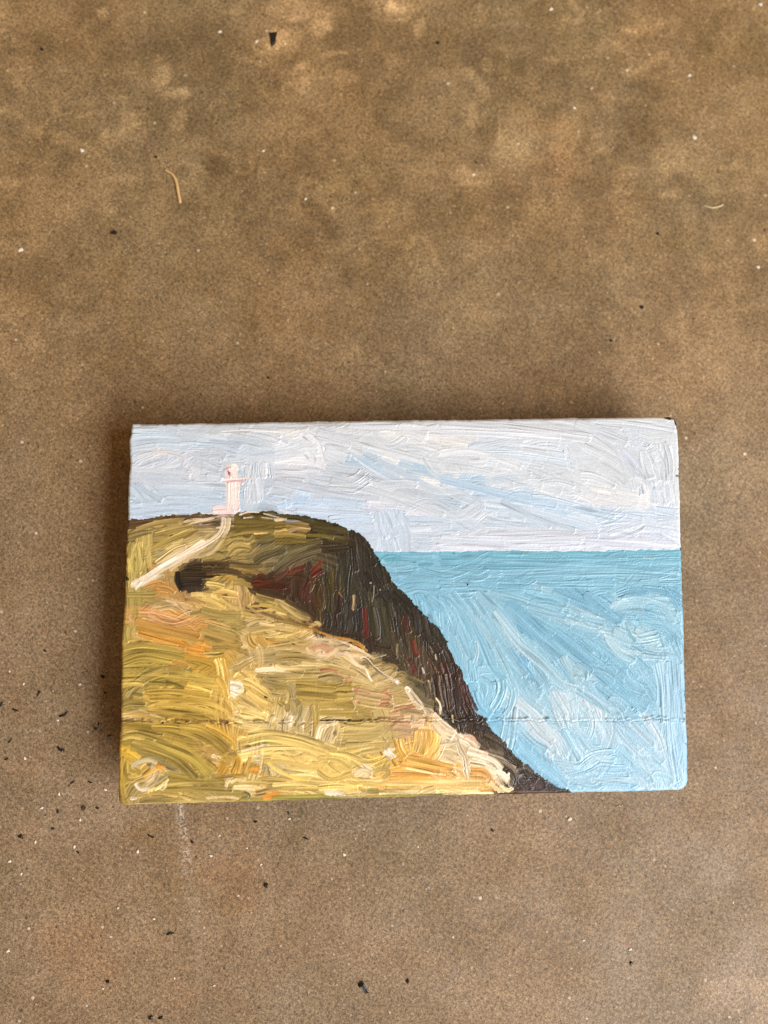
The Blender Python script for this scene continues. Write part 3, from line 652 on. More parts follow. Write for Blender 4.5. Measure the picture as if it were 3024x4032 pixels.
15.0,-30.6 17.2,-30.3 20.5,-30.8;0.97;221a12 322618 181210;ck
26.4,-38.3 28.2,-41.6 30.5,-44.2;1.99;45351f 574428 33281a;c
28.1,-44.8 31.1,-44.5 34.3,-46.5;2.32;4a3a2a 5a4838 36291e;c
28.7,-47.3 32.7,-47.5 36.5,-49.5;1.99;48302a 5a3e36 36241f;c
30.5,-43.2 33.7,-44.9 37.3,-47.3;1.99;5a4a34 463a28 6a5a42;c
35.9,-49.1 39.2,-49.9 42.5,-50.6;1.13;2a221c 3a302a;c
26.0,-49.8 32.6,-50.3 39.1,-50.7;0.86;54402f 6a5040;c
-1.5,-20.4 3.3,-23.1 5.8,-24.2;1.87;5a5438 6b6448 46412a;g
0.7,-22.3 3.6,-25.6 6.9,-27.2;2.24;6a6244 7b7254 545036;g
-24.4,-19.5 -20.7,-18.9 -17.1,-20.1;2.24;a29462 b2a472 8e804e;g
-24.5,-22.4 -18.9,-21.8 -14.5,-21.6;2.62;8f7e38 a08e46 7e6e2e;g
-24.5,-24.2 -19.0,-24.7 -14.9,-24.5;2.62;94823c a4924a 83722f;g
-24.5,-26.2 -21.6,-26.5;0.52;b8902f;g
-24.5,-26.1 -19.0,-26.2 -14.2,-26.7;1.87;9a8842 ab984e 88763a;g
-24.5,-28.2 -19.0,-28.4 -13.5,-28.5;1.68;a08e46 b09e54 8c7a3a;g
-14.5,-23.0 -9.7,-24.2 -4.2,-25.1;2.24;a89468 b6a276 968258;g
-15.3,-25.2 -9.8,-26.4 -3.9,-26.9;2.24;a5925c b5a26c;g
-2.8,-28.8 0.6,-28.5 4.2,-29.3;1.68;b09a70 c2ac82 9c865c;g
-8.7,-30.4 -4.7,-30.2 -1.0,-29.9;1.49;ac8e70 a07f62 b89a7c;g
-6.9,-31.6 -2.5,-31.7 0.8,-32.1;1.68;a98b6c b4967a 98785e;g
-5.5,-33.0 -1.8,-33.1 0.8,-33.9;1.27;a88e6c b49a78;g
-7.9,-25.4 -4.9,-25.1;0.90;b88078 c89088;g
-7.9,-26.5 -6.1,-26.3 -5.0,-26.7;1.27;a84858 b85c68 c08088;g
-15.2,-22.3 -12.3,-22.7 -10.5,-23.5;0.75;b87880 a86870;g
-14.2,-25.2 -13.1,-26.0;0.82;b86874;g
-7.9,-23.9 -5.6,-23.2 -5.6,-22.1;0.97;b05868 a04454;g
-6.4,-23.2 -4.6,-24.7;0.75;a84c5a;g
-0.9,-27.0 2.1,-27.2;0.67;9c2c44 b04258;g
-4.6,-28.4 -1.6,-27.5 1.3,-27.4;0.52;a83c50;g
-3.9,-30.9 -2.5,-30.6;0.67;a05068;g
1.3,-30.3 4.2,-30.7 6.8,-32.3;1.49;c0a884 d0b894;g
0.9,-29.2 0.9,-31.4;1.12;8c8468;g
-17.6,-31.3 -13.5,-31.8 -8.0,-31.9;2.24;b3a262 c2b172 a09054;g
-18.4,-34.2 -13.6,-34.3 -7.0,-34.1;2.62;b4a466 c2b276 a29256;g
-17.3,-36.7 -11.8,-36.5 -4.0,-36.3;2.24;bcaa68 cab878 a89858;g
-7.3,-33.4 -7.0,-35.2 -5.9,-36.3;1.12;c4b47a b0a066;g
-4.7,-33.4 -4.0,-35.6;1.27;bcaa70 a89660;g
-24.6,-30.2 -19.0,-30.2 -15.0,-30.5 -8.4,-30.3;0.52;6c5c2c a08c4a;g
-16.5,-30.2 -15.4,-30.4;0.60;3a2f18;g
-76.8,-17.2 -68.8,-17.2 -61.5,-17.9 -50.9,-18.9;0.97;b8a24a 94823a d0ba5e;g
-76.8,-19.4 -73.5,-19.1 -70.3,-19.5;1.87;b09c50 c0ac60;g
-76.8,-23.0 -74.3,-21.3 -70.6,-21.7;2.24;877c42 9a8e50 746a36;g
-76.4,-25.2 -73.9,-24.5 -69.9,-24.6;2.24;84783c 968a4a 70662f;g
-59.3,-19.8 -56.1,-20.6 -52.4,-21.8;1.68;d2b658 e0c66a b89a44;g
-69.9,-20.6 -65.2,-20.6 -60.4,-21.4;0.67;e0cc84 c4ae5e;g
-69.5,-26.4 -63.3,-26.9 -54.2,-28.2;1.49;a89040 baa250 8a7632;g
-67.7,-25.0 -59.7,-25.6 -52.4,-27.5 -48.4,-29.1;1.27;b39a48 cdb45c 8a7634;g
-69.2,-23.5 -61.5,-23.7 -52.4,-25.4 -47.7,-28.0;1.27;b89c44 d8bc60 8c7630;g
-69.9,-21.7 -61.5,-22.3 -50.6,-24.3 -47.3,-25.5;1.27;c8ac50 e0c468 9a8236;g
-51.3,-18.2 -49.5,-20.8 -48.7,-24.0;2.05;cfae52 dcc068 b8963e;g
-49.8,-24.4 -48.0,-26.6 -47.3,-29.1;1.12;8a6c30 d0b058;g
-76.7,-27.7 -72.4,-27.4 -68.8,-27.9;1.27;c0a458 d8be78 a08a48;g
-45.8,-23.0 -43.3,-25.2 -39.6,-27.5;2.62;d9bf70 e8d28a c4a858;g
-45.1,-27.4 -41.5,-28.2 -37.8,-29.7;2.62;dcc67c ead690 c8ae60;g
-44.7,-29.9 -39.6,-30.7 -36.0,-31.6;2.24;e0cc88 ecdca0 c8b068;g
-43.3,-22.0 -39.6,-24.6 -35.9,-26.1;2.24;d0b668 dec67a bca054;g
-44.7,-19.4 -41.4,-20.9 -37.8,-24.3;2.24;cbb062 d8be74;g
-42.5,-18.7 -41.0,-18.4;1.12;d8c076;g
-47.6,-20.8 -46.2,-21.2 -45.1,-21.2;0.75;f0e8d0;g
-48.0,-24.0 -46.9,-25.2 -45.5,-27.4 -46.9,-27.7;0.52;e8d8a0 cbb06c;g
-46.9,-24.4 -46.9,-29.5;0.52;e6c878;g
-39.6,-19.2 -35.9,-20.3 -32.2,-20.8;2.62;9c8f5c ab9d6a 8c7f4e;g
-35.9,-21.8 -32.2,-21.5 -29.3,-22.7;1.49;a09052 8c7c42;g
-32.2,-20.4 -31.1,-22.3 -30.8,-24.5;1.87;958a62 857a54;g
-30.4,-20.5 -24.9,-21.0 -19.0,-21.5;2.62;94823e a4924c 847232;g
-30.4,-23.0 -24.9,-23.5 -19.0,-24.0;2.62;8f7d3a a08e48 7e6e30;g
-29.0,-25.2 -24.9,-25.7 -19.1,-26.2;1.87;a08e4a b09c56;g
-34.8,-24.7 -33.0,-26.2;1.87;a59452 b8a664;g
-37.4,-25.0 -36.3,-26.5 -36.7,-28.3;1.49;bca866 cdb978 a08c50;g
-32.6,-25.5 -32.3,-28.0;1.49;8a7c46;g
-41.1,-20.9 -39.6,-21.9;0.60;1a140c;g
-38.7,-23.5 -37.6,-24.1;0.52;1a140c;g
-32.3,-33.4 -32.1,-30.9 -31.6,-28.4;1.12;ddd2ae f0e8d0 8a7d58;g
-30.9,-33.8 -30.9,-31.3;1.12;e6dcba 8f8258;g
-37.5,-31.9 -36.7,-29.7 -36.0,-28.7;1.12;e6dcb8 c8b888;g
-35.6,-32.6 -35.4,-30.5 -35.2,-29.1;0.97;ece4c8 d0c298 9a8c5c;g
-33.8,-33.1 -33.4,-30.2 -32.7,-28.8;1.12;e2d8b6 8f825a c9bb90;g
-29.2,-34.2 -29.2,-31.0;1.49;cabb86 b8a974;g
-27.6,-34.3 -27.2,-30.0 -26.8,-25.6;1.87;a3935a 8c7c48 b8a76e;g
-25.4,-34.7 -25.0,-30.0 -25.3,-25.7;1.87;a39252 b5a462 8a7a42;g
-21.0,-36.3 -19.9,-33.8;1.49;c8ba88 dacc9e;g
-22.8,-35.5 -21.7,-33.0 -20.2,-32.0;1.49;d0c294 e6dab4;g
-25.0,-35.1 -23.9,-31.9 -21.7,-31.2;1.49;d8caa0 e6dcb8 a89a68;g
-20.6,-36.3 -19.8,-33.4 -19.1,-32.0;1.49;c2b47c d2c490;g
-22.4,-35.9 -21.3,-33.0 -20.5,-31.6;1.27;c9bb8c e0d4ac a09264;g
-23.9,-35.1 -23.1,-32.2 -21.3,-31.2;1.27;d8caa0 e6dcb8 a89a68;g
-76.6,-38.0 -76.2,-41.6 -75.5,-45.2;2.24;b59f48 c4ae58 a08c3c;g
-74.1,-41.7 -72.3,-42.4 -71.2,-43.2;2.24;b8a04c c6b05c;g
-64.3,-43.3 -59.6,-44.2 -54.2,-45.0;1.68;95853e a8984e 807232;g
-76.7,-31.3 -72.4,-31.0 -65.1,-32.6;1.49;a08c44 8c7a38 b8a254;g
-76.0,-30.2 -68.7,-30.7 -61.5,-32.4 -54.2,-35.0;1.87;9a8638 ac984a 84722e;g
-68.7,-30.7 -61.5,-31.3 -54.2,-34.0 -48.4,-38.1;2.24;947f34 a69142 7e6c2a;g
-61.5,-30.9 -56.0,-31.8 -51.3,-34.4 -47.7,-37.7;2.24;9a8436 ab9444 86722c;g
-57.9,-34.2 -54.2,-36.8 -50.6,-39.1;1.49;b89858 c8a868 a08048;g
-65.1,-34.1 -59.7,-36.3 -54.2,-40.4 -51.3,-43.0;2.24;a08c40 b29c4c 887432;g
-76.7,-34.5 -72.3,-33.5 -65.1,-35.8 -57.8,-39.2 -52.8,-44.4;2.62;98893e aa9a4a 847636 6e6840;g
-74.1,-35.3 -68.7,-36.8 -61.5,-39.9 -56.4,-44.6;2.62;8f803a a2924a 7a6e38;g
-72.3,-36.7 -66.9,-38.3 -59.7,-42.0 -57.1,-45.0;1.87;84784a 958955 6a6244;g
-52.8,-38.7 -51.3,-39.1 -50.6,-39.8;1.12;d8c49c e8d8b8;g
-76.0,-33.8 -74.2,-33.1 -70.2,-33.6;1.49;b09c50 c2ae62;g
-68.0,-34.3 -67.3,-34.5;0.97;d0c294;g
-50.6,-43.7 -48.8,-40.6 -48.1,-38.4;2.62;b08a30 c29a40 9c7826;g
-47.0,-43.8 -45.9,-40.6 -46.2,-38.5;2.24;b8902f c8a03f a27c26;g
-44.4,-43.9 -44.1,-41.0;1.87;c09a40 ae8830;g
-43.3,-39.6 -41.9,-40.4;1.87;b07c28 c08c38;g
-43.0,-42.8 -41.2,-42.5 -39.7,-43.3;1.87;b5781e c88c30 9c661a;g
-51.3,-44.4 -47.0,-44.0 -43.3,-43.9;0.97;b09038 8a7030;g
-52.0,-31.2 -48.8,-33.0 -45.9,-36.0;1.68;c9a23c b88e2c dab450;g
-50.6,-30.5 -46.9,-31.6 -43.3,-33.9 -43.7,-35.3;1.49;c0a050 9a7c38 d8ba68;g
-54.2,-30.7 -50.6,-32.3 -47.0,-35.2 -46.2,-37.4;1.27;dcb24a e8c464 c49a36;g
-45.9,-34.5 -43.3,-34.3;1.12;d8bc66 f0e0a0;g
-75.9,-36.6 -74.8,-37.0;1.12;c8a83c;g
-71.6,-39.6 -68.7,-38.6 -64.4,-39.8;1.27;7c7648 8c8658 5c5838;g
-73.7,-41.3 -72.3,-39.9 -69.4,-39.3 -66.9,-40.1;1.12;d0c8a8 b8b08c;g
-70.5,-43.9 -67.6,-41.8 -65.4,-41.5;1.27;c09c48 d0b060;g
-67.6,-40.8 -66.2,-41.2 -64.7,-41.6;1.27;c88a38 d89c4a b07828;g
-73.0,-44.9 -69.4,-43.6 -66.9,-42.6;1.49;b8a04e c9b262;g
-69.4,-46.4 -66.9,-45.0 -64.0,-43.0;1.27;a89c72 c4b88c 8c8260;g
-65.1,-45.5 -57.8,-45.3 -48.8,-45.9;1.49;9a8a44 ac9c56 847638;g
-65.8,-47.2 -57.8,-47.1 -47.0,-47.7;1.49;9c8c48 8a7c40 b0a058;g
-56.4,-48.9 -50.6,-48.7 -45.2,-48.8;1.12;988a48 887c40;g
-76.6,-47.3 -74.8,-45.5 -72.3,-44.9;2.24;8e8042 a2944e 766a36;g
-76.5,-48.7 -74.4,-47.7 -72.6,-45.6;1.87;857840 97894a 6e6234;g
-76.5,-50.8 -72.2,-50.4 -65.0,-50.4;1.49;8c7e50 9c8e5e 6e6240;g
-65.0,-50.8 -57.8,-50.3 -48.8,-50.5;0.97;a08f54 b4a468;g
-61.4,-51.2 -54.2,-50.9 -47.0,-50.7;0.75;8f8048;g
-70.4,-49.9 -61.4,-50.0 -54.2,-50.4;0.90;8a7c48 a2945c 6a5e3a;g
-66.5,-46.8 -65.4,-47.2 -64.3,-45.5;0.75;d8c890;g
-67.6,-47.2 -65.1,-45.5 -64.0,-44.4;0.52;ece0a4;gk
-72.2,-48.4 -70.8,-47.1;1.49;c4b898 9a8e70;g
-72.6,-45.2 -71.5,-46.7 -68.7,-47.1;1.27;e0d8c0 f0ead8 b8ac88;g
-72.2,-48.8 -66.8,-47.9 -61.4,-48.7 -57.8,-49.5;1.12;e2ca78 f0dc90 b89c50;gd
-74.0,-49.3 -72.2,-49.0;0.82;f4ecd4;gk
-59.3,-49.2 -54.2,-50.0;0.52;d0b868;g
-54.2,-49.5 -48.8,-49.4 -45.5,-49.9;0.67;e8d8b0 d2c090;gk
-44.8,-48.8 -43.4,-49.2 -43.4,-50.3;1.87;7e7844 8a8450;g
-45.2,-49.5 -39.8,-50.4 -32.5,-50.6;1.68;8f8848 9c9654 7e783c;g
-39.8,-50.4 -32.5,-50.2 -19.4,-50.4;1.87;8c8a44 9a9850 7c7a3c;g
-45.9,-45.6 -39.7,-45.8 -32.5,-46.3;1.49;b8a562 cab874 9a8a4c;g
-39.7,-45.1 -32.5,-45.6 -19.4,-46.3;1.49;c0ac64 d2be78 a49052;g
-41.2,-48.6 -36.1,-47.7 -33.9,-48.1;1.49;c8a868 d6b878 b08e50;g
-42.3,-49.3 -39.7,-49.0 -37.9,-48.7;0.97;d0b478 b89c60;g
-47.7,-45.6 -45.9,-44.9 -43.4,-45.3;1.49;d8c88c e8daa6 b09e62;g
-47.0,-47.0 -43.4,-47.1 -41.2,-47.5;1.49;e0cf96 efe0b0 c8b67c;g
-49.2,-47.7 -48.4,-45.5 -47.0,-44.9;1.12;e6d8a8 f0e6c4 bca870;g
-44.1,-47.4 -41.9,-48.6;0.82;efe2b8;g
-34.3,-49.1 -31.4,-49.6 -28.8,-49.5;0.97;c8b070 d8c284;g
-39.2,-50.1 -37.2,-49.2 -34.5,-48.8;1.27;da8418 e29428 c87a14;g
-38.7,-50.3 -36.1,-49.6;0.75;de9024;g
-41.2,-40.4 -39.7,-40.4;1.27;b8b088 d0c8a4;g
-39.7,-41.9 -38.6,-41.2 -39.4,-44.4;1.49;a09468 8a7e54;g
-38.2,-41.2 -37.5,-44.4;1.12;d0c6a0 8c8258;g
-36.8,-41.6 -36.4,-44.4;1.12;a89c70 cabf96;g
-36.1,-42.3 -35.0,-44.5;1.12;b8ac80;g
-43.3,-33.5 -37.8,-33.0 -28.7,-34.6 -19.2,-38.1;1.68;cbb86e dac87e aa9850;g
-43.3,-35.3 -37.8,-34.4 -30.5,-35.7 -21.4,-38.8;1.87;cdb96c dcca80 b09e56;g
-44.8,-36.7 -37.8,-35.5 -28.7,-36.8 -19.3,-40.3;1.49;bca85c d2bf74 96864a;g
-46.2,-38.1 -41.5,-37.2 -36.0,-36.9 -28.7,-37.5 -21.4,-40.9;1.49;e0c878 efdc94 b8a258;g
-45.5,-38.9 -39.7,-38.6 -34.2,-39.1 -26.9,-41.5;1.34;e6cc7a f0da8c c0a858;g
-39.0,-40.5 -34.2,-40.6 -26.9,-42.2 -21.5,-43.1;1.34;d9c272 c0aa5c e8d48a;g
-34.2,-42.4 -28.8,-43.2 -21.5,-44.5;1.49;d0be78 dece8c b5a462;g
-37.9,-40.8 -35.0,-43.1 -30.6,-45.0 -27.0,-45.8;1.12;f0d880 e0c468;g
-32.4,-44.2 -27.0,-44.3 -21.5,-45.6;1.12;d2c07a e0d08c;g
-44.8,-37.8 -37.8,-36.2;0.67;f0e8c4;g
-41.5,-39.1 -39.7,-39.0;0.60;f0ecd8;g
-39.7,-44.7 -36.1,-44.8 -31.0,-45.3;0.82;c8a458 b09048;g
-36.8,-46.6 -28.8,-46.4 -21.5,-47.3;1.34;c8b56c dcca84 ac9a56;g
-34.3,-47.7 -27.0,-47.9 -19.4,-48.1;1.34;ccb668 dcc87e b09c54;g
-23.0,-49.1 -20.8,-48.8 -19.4,-48.5;1.34;f0e8d4 e0d2a8;g
-22.3,-49.8 -19.4,-49.9;0.90;e8dec4;g
-24.6,-38.0 -17.3,-39.2 -11.9,-41.2 -8.2,-40.5;1.68;d2bc6c e0cc80 b8a258;g
-24.7,-39.8 -19.2,-40.3 -15.6,-42.9;1.49;cdb86a b5a058 ddc97c;g
-24.7,-43.0 -21.1,-45.2 -15.2,-43.9;1.87;d8c070 c8ae5e e6d088;g
-11.8,-39.7 -9.3,-40.5 -7.1,-39.9;1.12;e6cc70 d0b458;g
-13.8,-46.1 -10.1,-46.6 -6.4,-46.0;1.49;d0bc78 e0ce90;g
-10.1,-44.1 -7.5,-43.4 -6.0,-44.2 -7.9,-45.9;1.68;b4a25c c8b670 948448;g
-15.2,-44.7 -12.6,-43.7 -10.1,-44.8;1.68;d6caa0 e8dfc0 b8a870;g
-21.1,-46.6 -13.8,-46.8 -7.2,-47.7;1.68;dcc474 ead488 c4aa5c;g
-24.8,-47.6 -19.3,-47.4 -13.8,-48.3;1.68;d8c06a e8d07e;g
-22.6,-49.5 -20.0,-49.2 -17.5,-49.9;1.27;f0ead8 e4dac0;g
-24.8,-50.1 -19.3,-50.6 -13.9,-50.6;1.27;8c8848 9c9858;g
-13.8,-50.4 -2.9,-50.4 8.2,-50.5 15.5,-50.5;1.12;908a48 a09a58 827c40;g
15.5,-50.7 22.2,-50.7;0.82;989050;g
-3.3,-36.3 -2.6,-38.5 -1.2,-40.7;1.49;d6ac50 c89c40;g
-2.5,-35.3 -1.9,-37.8 -0.4,-40.0;1.49;dcb45c e8c474 c09840;g
-0.3,-35.0 -0.0,-37.2 0.7,-39.3;1.27;d8b05a e6c070;g
1.1,-39.3 1.9,-36.5 2.3,-33.2;1.87;d8b868 c4a050 e6ca80;g
3.3,-39.8 4.1,-36.5 4.5,-33.3;1.87;dcb860 e8c874 c09a48;g
5.5,-40.2 6.3,-37.0 6.4,-33.7;1.87;e0bc62 ecd080 c8a04c;g
6.9,-40.6 7.4,-37.3 7.6,-34.1;1.27;d8b464 e6c87c;g
2.3,-32.9 4.9,-32.9 7.5,-33.7;0.97;d2ae78 e0c08c;g
7.7,-37.4 12.2,-36.7 13.0,-36.0;1.68;d0c4a6 ddd3b8 b4a886;g
7.7,-39.5 10.3,-39.2 12.5,-40.0;2.24;d4c8a0 e0d6b2 c0b48a;g
8.0,-41.0 10.2,-41.7 12.4,-42.5;1.68;dccaa0 e6d8b0;g
-6.5,-47.0 0.9,-47.2 11.9,-47.5 18.9,-47.7;1.49;dcc078 ead090 c8a85c;g
-7.2,-48.4 0.8,-48.7 11.9,-49.0 21.1,-49.6;1.27;e0c67e ecd494 caa860;g
-5.7,-45.6 0.9,-45.8 8.3,-46.4;1.68;d8aa54 e4bc6c c49442;g
-4.9,-44.2 0.9,-44.4 10.1,-45.3;1.87;dca24a e6b25c c68c36;g
-2.7,-42.1 2.8,-43.0 8.3,-44.6;1.87;cf9c48 dcae5c b88434;g
-1.2,-40.7 4.7,-42.0 12.0,-43.6;1.87;d8a850 e2b663 c09038;g
-3.4,-41.4 -1.9,-41.8;1.49;d0a058;g
-1.2,-43.2 4.6,-44.5 9.4,-45.3;0.52;ecd0a0;g
12.0,-45.4 15.7,-45.8 20.5,-46.3;1.87;d8a858 e4bc70;g
16.1,-44.1 19.4,-44.5 21.2,-46.3 20.4,-47.8;1.87;dca450 e6b464 c89040;g
18.5,-49.5 21.5,-49.2 22.3,-47.1;1.49;dca850 e8bc6c;g
-8.7,-49.8 -2.8,-49.6 6.3,-49.5;0.97;e8dcae f0e6c4;g
6.3,-49.9 10.0,-50.0 15.5,-50.1 22.2,-50.3;0.82;ece2b8 f4ecd0 d8c88c;g
-13.8,-49.7 -10.2,-49.8 -8.4,-49.8;0.75;e09a38 d8a050;g
-0.4,-22.3 1.4,-24.9 3.5,-27.8;1.68;d8ccae e8dfc8 c0b490;g
2.5,-25.3 5.0,-28.2 7.9,-30.5;1.49;dcd0b4 ebe3cf c4b896;g
6.1,-29.0 8.6,-31.9 12.3,-34.9;1.87;ddd2b6 ece5d2 c2b698;g
6.0,-31.5 8.6,-34.5 11.5,-36.0;1.87;d4c9aa e2d8be b8ac8a;g
8.2,-35.2 9.6,-36.3;1.49;cfc4a6 dcd2b6;g
13.4,-35.3 15.9,-36.5 18.8,-38.7;1.87;dcd0b6 e8dfca;g
15.1,-39.0 17.7,-39.8 21.0,-40.9;2.24;e0d6bc ebe3cf c8bca0;g
15.8,-41.9 19.5,-42.7 23.1,-44.2;2.24;ddd2b4 e9e0c8 c2b694;g
18.8,-40.5 22.4,-42.1 24.6,-44.3;1.68;e4dac4 efe8d8 ccc0a4;g
20.9,-43.8 23.0,-46.4 24.4,-49.0;1.87;d8cca8 e6dcbf c0b48e;g
21.2,-47.4 23.0,-49.3 25.1,-50.0;1.27;ddd0a6 c8b98a;g
23.1,-44.2 25.6,-46.8 27.4,-49.0;1.68;e6dcc2 efe8d4;g
23.7,-48.6 25.9,-49.7 27.4,-49.0;1.27;ece0b8 dccf9c;g
14.5,-35.4 16.7,-35.4 18.1,-37.3;0.82;d0a890 dcbca4;g
11.9,-46.5 14.2,-46.5;1.12;e6cc90;g
12.0,-43.9 13.8,-46.2;0.90;e8d4a0;g
12.6,-36.0 13.6,-38.9 14.7,-41.1 15.0,-44.0 15.5,-46.6;1.49;d6cbb2 e2d9c4 b8ac8e;gd
-4.1,-38.5 -3.7,-39.6;0.52;5a3c1c;g
-8.1,-38.7 -7.4,-39.8;0.52;b07838;g
-7.0,-38.4 -5.6,-39.5 -4.5,-41.0;1.87;e8e0d0 f0eadf d2c8b2;gk
-6.3,-38.1 -4.1,-37.9;0.90;d8c8a8;g
7.3,-25.0 8.4,-26.8 8.3,-29.4;0.52;d8ccae;gk
11.5,-29.5 11.8,-31.7;0.52;c8bc9a;gk
26.4,-45.1 26.2,-46.5;0.60;ece6dc;gk
-76.7,-29.1 -72.4,-29.2 -68.0,-29.5;0.60;b89c58 5c4c24;gk
-59.3,-29.5 -56.0,-29.7 -53.5,-29.7;0.60;4c3c1c 9a8440;gk
-53.1,-29.7 -51.3,-29.7;0.97;c0a048 6c5626;gk
-50.6,-29.6 -48.0,-30.2;0.97;9a7c4a 6a5230;gk
-57.5,-29.6 -56.8,-29.7;0.82;1c160e;g
-65.9,-29.8 -65.2,-29.8;0.60;1c160e;g
-74.6,-29.1 -74.1,-29.1;0.52;241c12;g
-55.4,11.0 -49.6,10.6 -45.6,9.5 -41.6,7.4;1.74;4c3f29 5c4e32 3e3422;gd
-54.2,9.4 -49.9,9.6 -46.2,9.0;0.87;5e5030 6e5e38;gd
-42.1,6.6 -38.4,6.6 -35.2,7.0;1.45;5a2a1c 6a3422 44221a;cd
-25.8,9.0 -24.4,10.4 -23.0,11.6;1.28;74301f 863a26 5c2a1c;cd
-27.4,4.3 -26.5,6.0 -25.9,6.8;1.16;5e2c24 4a241c;cd
-11.3,-1.0 -11.2,-3.8 -11.0,-7.0;1.05;601f16 742a1c;cd
-49.0,38.6 -46.9,39.0 -45.1,37.7;0.46;eed4d2 e0b8bc;ld
-54.2,18.1 -56.2,17.0 -61.4,13.9 -66.3,11.1 -70.6,8.3 -74.3,6.6;2.32;e3d8c2 efe6d6 cbb996;p
-74.3,6.6 -71.4,6.9 -68.0,8.5 -65.1,9.3;1.31;e9dfcc d3c4a2;p
-73.1,5.5 -71.4,7.7;0.70;efe8da;p
-49.3,24.8 -49.6,22.2 -50.8,19.9 -53.7,17.9 -58.3,15.7 -62.3,13.6;1.74;e6d8c4 d6c4a6 c4b08a;p
-47.9,24.5 -48.4,21.6 -49.6,19.0;1.16;d6c49c e8dcc6 b7a274;p
-46.8,34.8 -46.7,30.3 -46.7,25.8;3.49;f2e6de f8f0e8 e6d6cc;lk
-47.0,38.5 -47.0,36.8 -46.9,35.1;2.76;f0e0d8 f6ece4 e6cec8;lk
-52.6,26.8 -49.6,26.8 -45.5,26.7;2.15;efdcd8 f4e6e0 e6d0cc;lk
-51.9,27.2 -49.0,27.3 -46.1,26.8;1.31;ecd4d2 f2e0dc;l
-51.3,26.0 -47.0,26.1;1.16;e8cccc f0dcd8;l
-44.9,34.7 -44.1,33.5;0.64;e6cccc;l
-44.0,35.3 -41.7,35.0;0.35;ecd6cc;l
-45.5,34.7 -45.7,30.0 -45.4,26.2;1.02;f2e6df e2d0ca;l
-48.0,34.8 -48.1,30.1 -48.3,26.6;1.74;f2e4dc f8eee6 e3cfc6;l
-46.7,34.8 -46.7,30.0 -46.7,26.5;1.45;f0e0da f8eee8;l
-46.1,30.0 -45.8,28.0 -45.8,25.9;1.31;eed8d4 f4e4de;l
-48.8,38.0 -48.1,38.3;0.64;dba6ae;l
-48.4,37.4 -48.3,35.1;1.16;f2e0dc e8c4c4;l
-46.4,38.6 -46.1,36.8 -45.9,35.3;1.31;f4e8de efd8d0;l
-47.5,38.6 -46.4,38.9 -45.5,37.7;0.87;f6eee4;l
-48.3,37.4 -47.7,36.8;0.41;b85a6c;l
-47.9,37.1 -47.6,35.9;0.70;7c2a3c 5a1c2a;l
-49.9,34.9 -48.4,34.9 -43.8,35.1;0.70;f3e6da efdcd2;l
-48.7,34.2 -46.7,34.6 -44.0,34.7;0.49;cf9aa0 dcb0b4;l
73.5,50.6 77.4,50.4;1.74;1a1612 2a2420;bk
73.3,50.2 74.9,49.6;0.52;cfd2d0;b
74.4,49.2 75.5,49.9;0.44;d8dad6;b
75.1,50.1 76.8,49.9;0.70;1a1612 c8c4bc;b
76.3,50.6 76.9,48.3;1.13;1a1612;bk
76.4,49.2 76.9,47.8;0.61;1a1612 2a2420;b
76.5,50.3 76.9,48.7;0.70;241e18;b
76.6,47.8 77.0,47.6;0.70;241e18;b
77.2,43.3 77.3,43.0;0.61;241e18;b
76.6,36.3 76.9,35.9;0.52;241e18;b
75.7,34.3 76.8,34.0;0.70;8a6a4a 4a3424;b
76.0,13.9 76.4,13.6;0.96;181410;b
76.0,14.2 76.5,13.4;0.78;181410;b
75.9,1.4 76.2,1.4;0.61;f0ece8;b
75.9,-1.7 76.1,-2.0;0.61;241e18;b
75.4,-24.7 75.3,-26.4;0.35;1a1612;b
74.9,-30.5 75.3,-30.8;0.70;1a1612;b
75.4,-25.6 75.4,-27.7;0.33;1c1814;b
74.7,-30.6 75.1,-30.7;0.60;1c1814;b
75.3,-33.4 75.4,-33.9;0.33;1c1814;b
74.6,-38.7 74.8,-39.1;0.33;1c1814;b
74.7,-45.4 75.0,-45.4;0.27;1c1814;b
65.0,-51.1 68.6,-51.3;0.27;2a2420;b
-75.4,24.3 -74.8,23.8;0.58;14100c;b
-75.4,19.3 -75.1,18.9;0.46;2a2418;b
-12.8,39.6 -12.5,39.6;0.29;14100c;b
13.0,28.7 13.1,28.6;0.29;14100c;b
44.2,41.6 44.5,41.5;0.35;14100c;b
29.9,30.2 30.1,30.2;0.35;14100c;b
16.5,5.2 17.0,5.1;0.61;14100c;b
40.5,-8.6 40.8,-8.7;0.39;14100c;b
12.7,13.8 13.6,13.7;0.26;14100c;b
19.8,-30.9 21.1,-31.1;1.13;14100c 241a14;b"""
X0, X1, Y0, Y1 = -79.0, 79.0, -54.0, 54.0     # canvas raster, mm
G = 0.1
NX, NY = int((X1 - X0) / G), int((Y1 - Y0) / G)
COL = np.zeros((NY, NX, 3)); COL[:] = hexlin('2a2620')
HGT = np.zeros((NY, NX))
gx = X0 + (np.arange(NX) + .5) * G
gy = Y0 + (np.arange(NY) + .5) * G

def inside(poly, px, py):
    r = np.zeros(px.shape, bool)
    n = len(poly)
    for i in range(n):
        x1, y1 = poly[i]; x2, y2 = poly[(i + 1) % n]
        if y1 == y2:
            continue
        c = (y1 > py) != (y2 > py)
        r ^= c & (px < (x2 - x1) * (py - y1) / (y2 - y1) + x1)
    return r

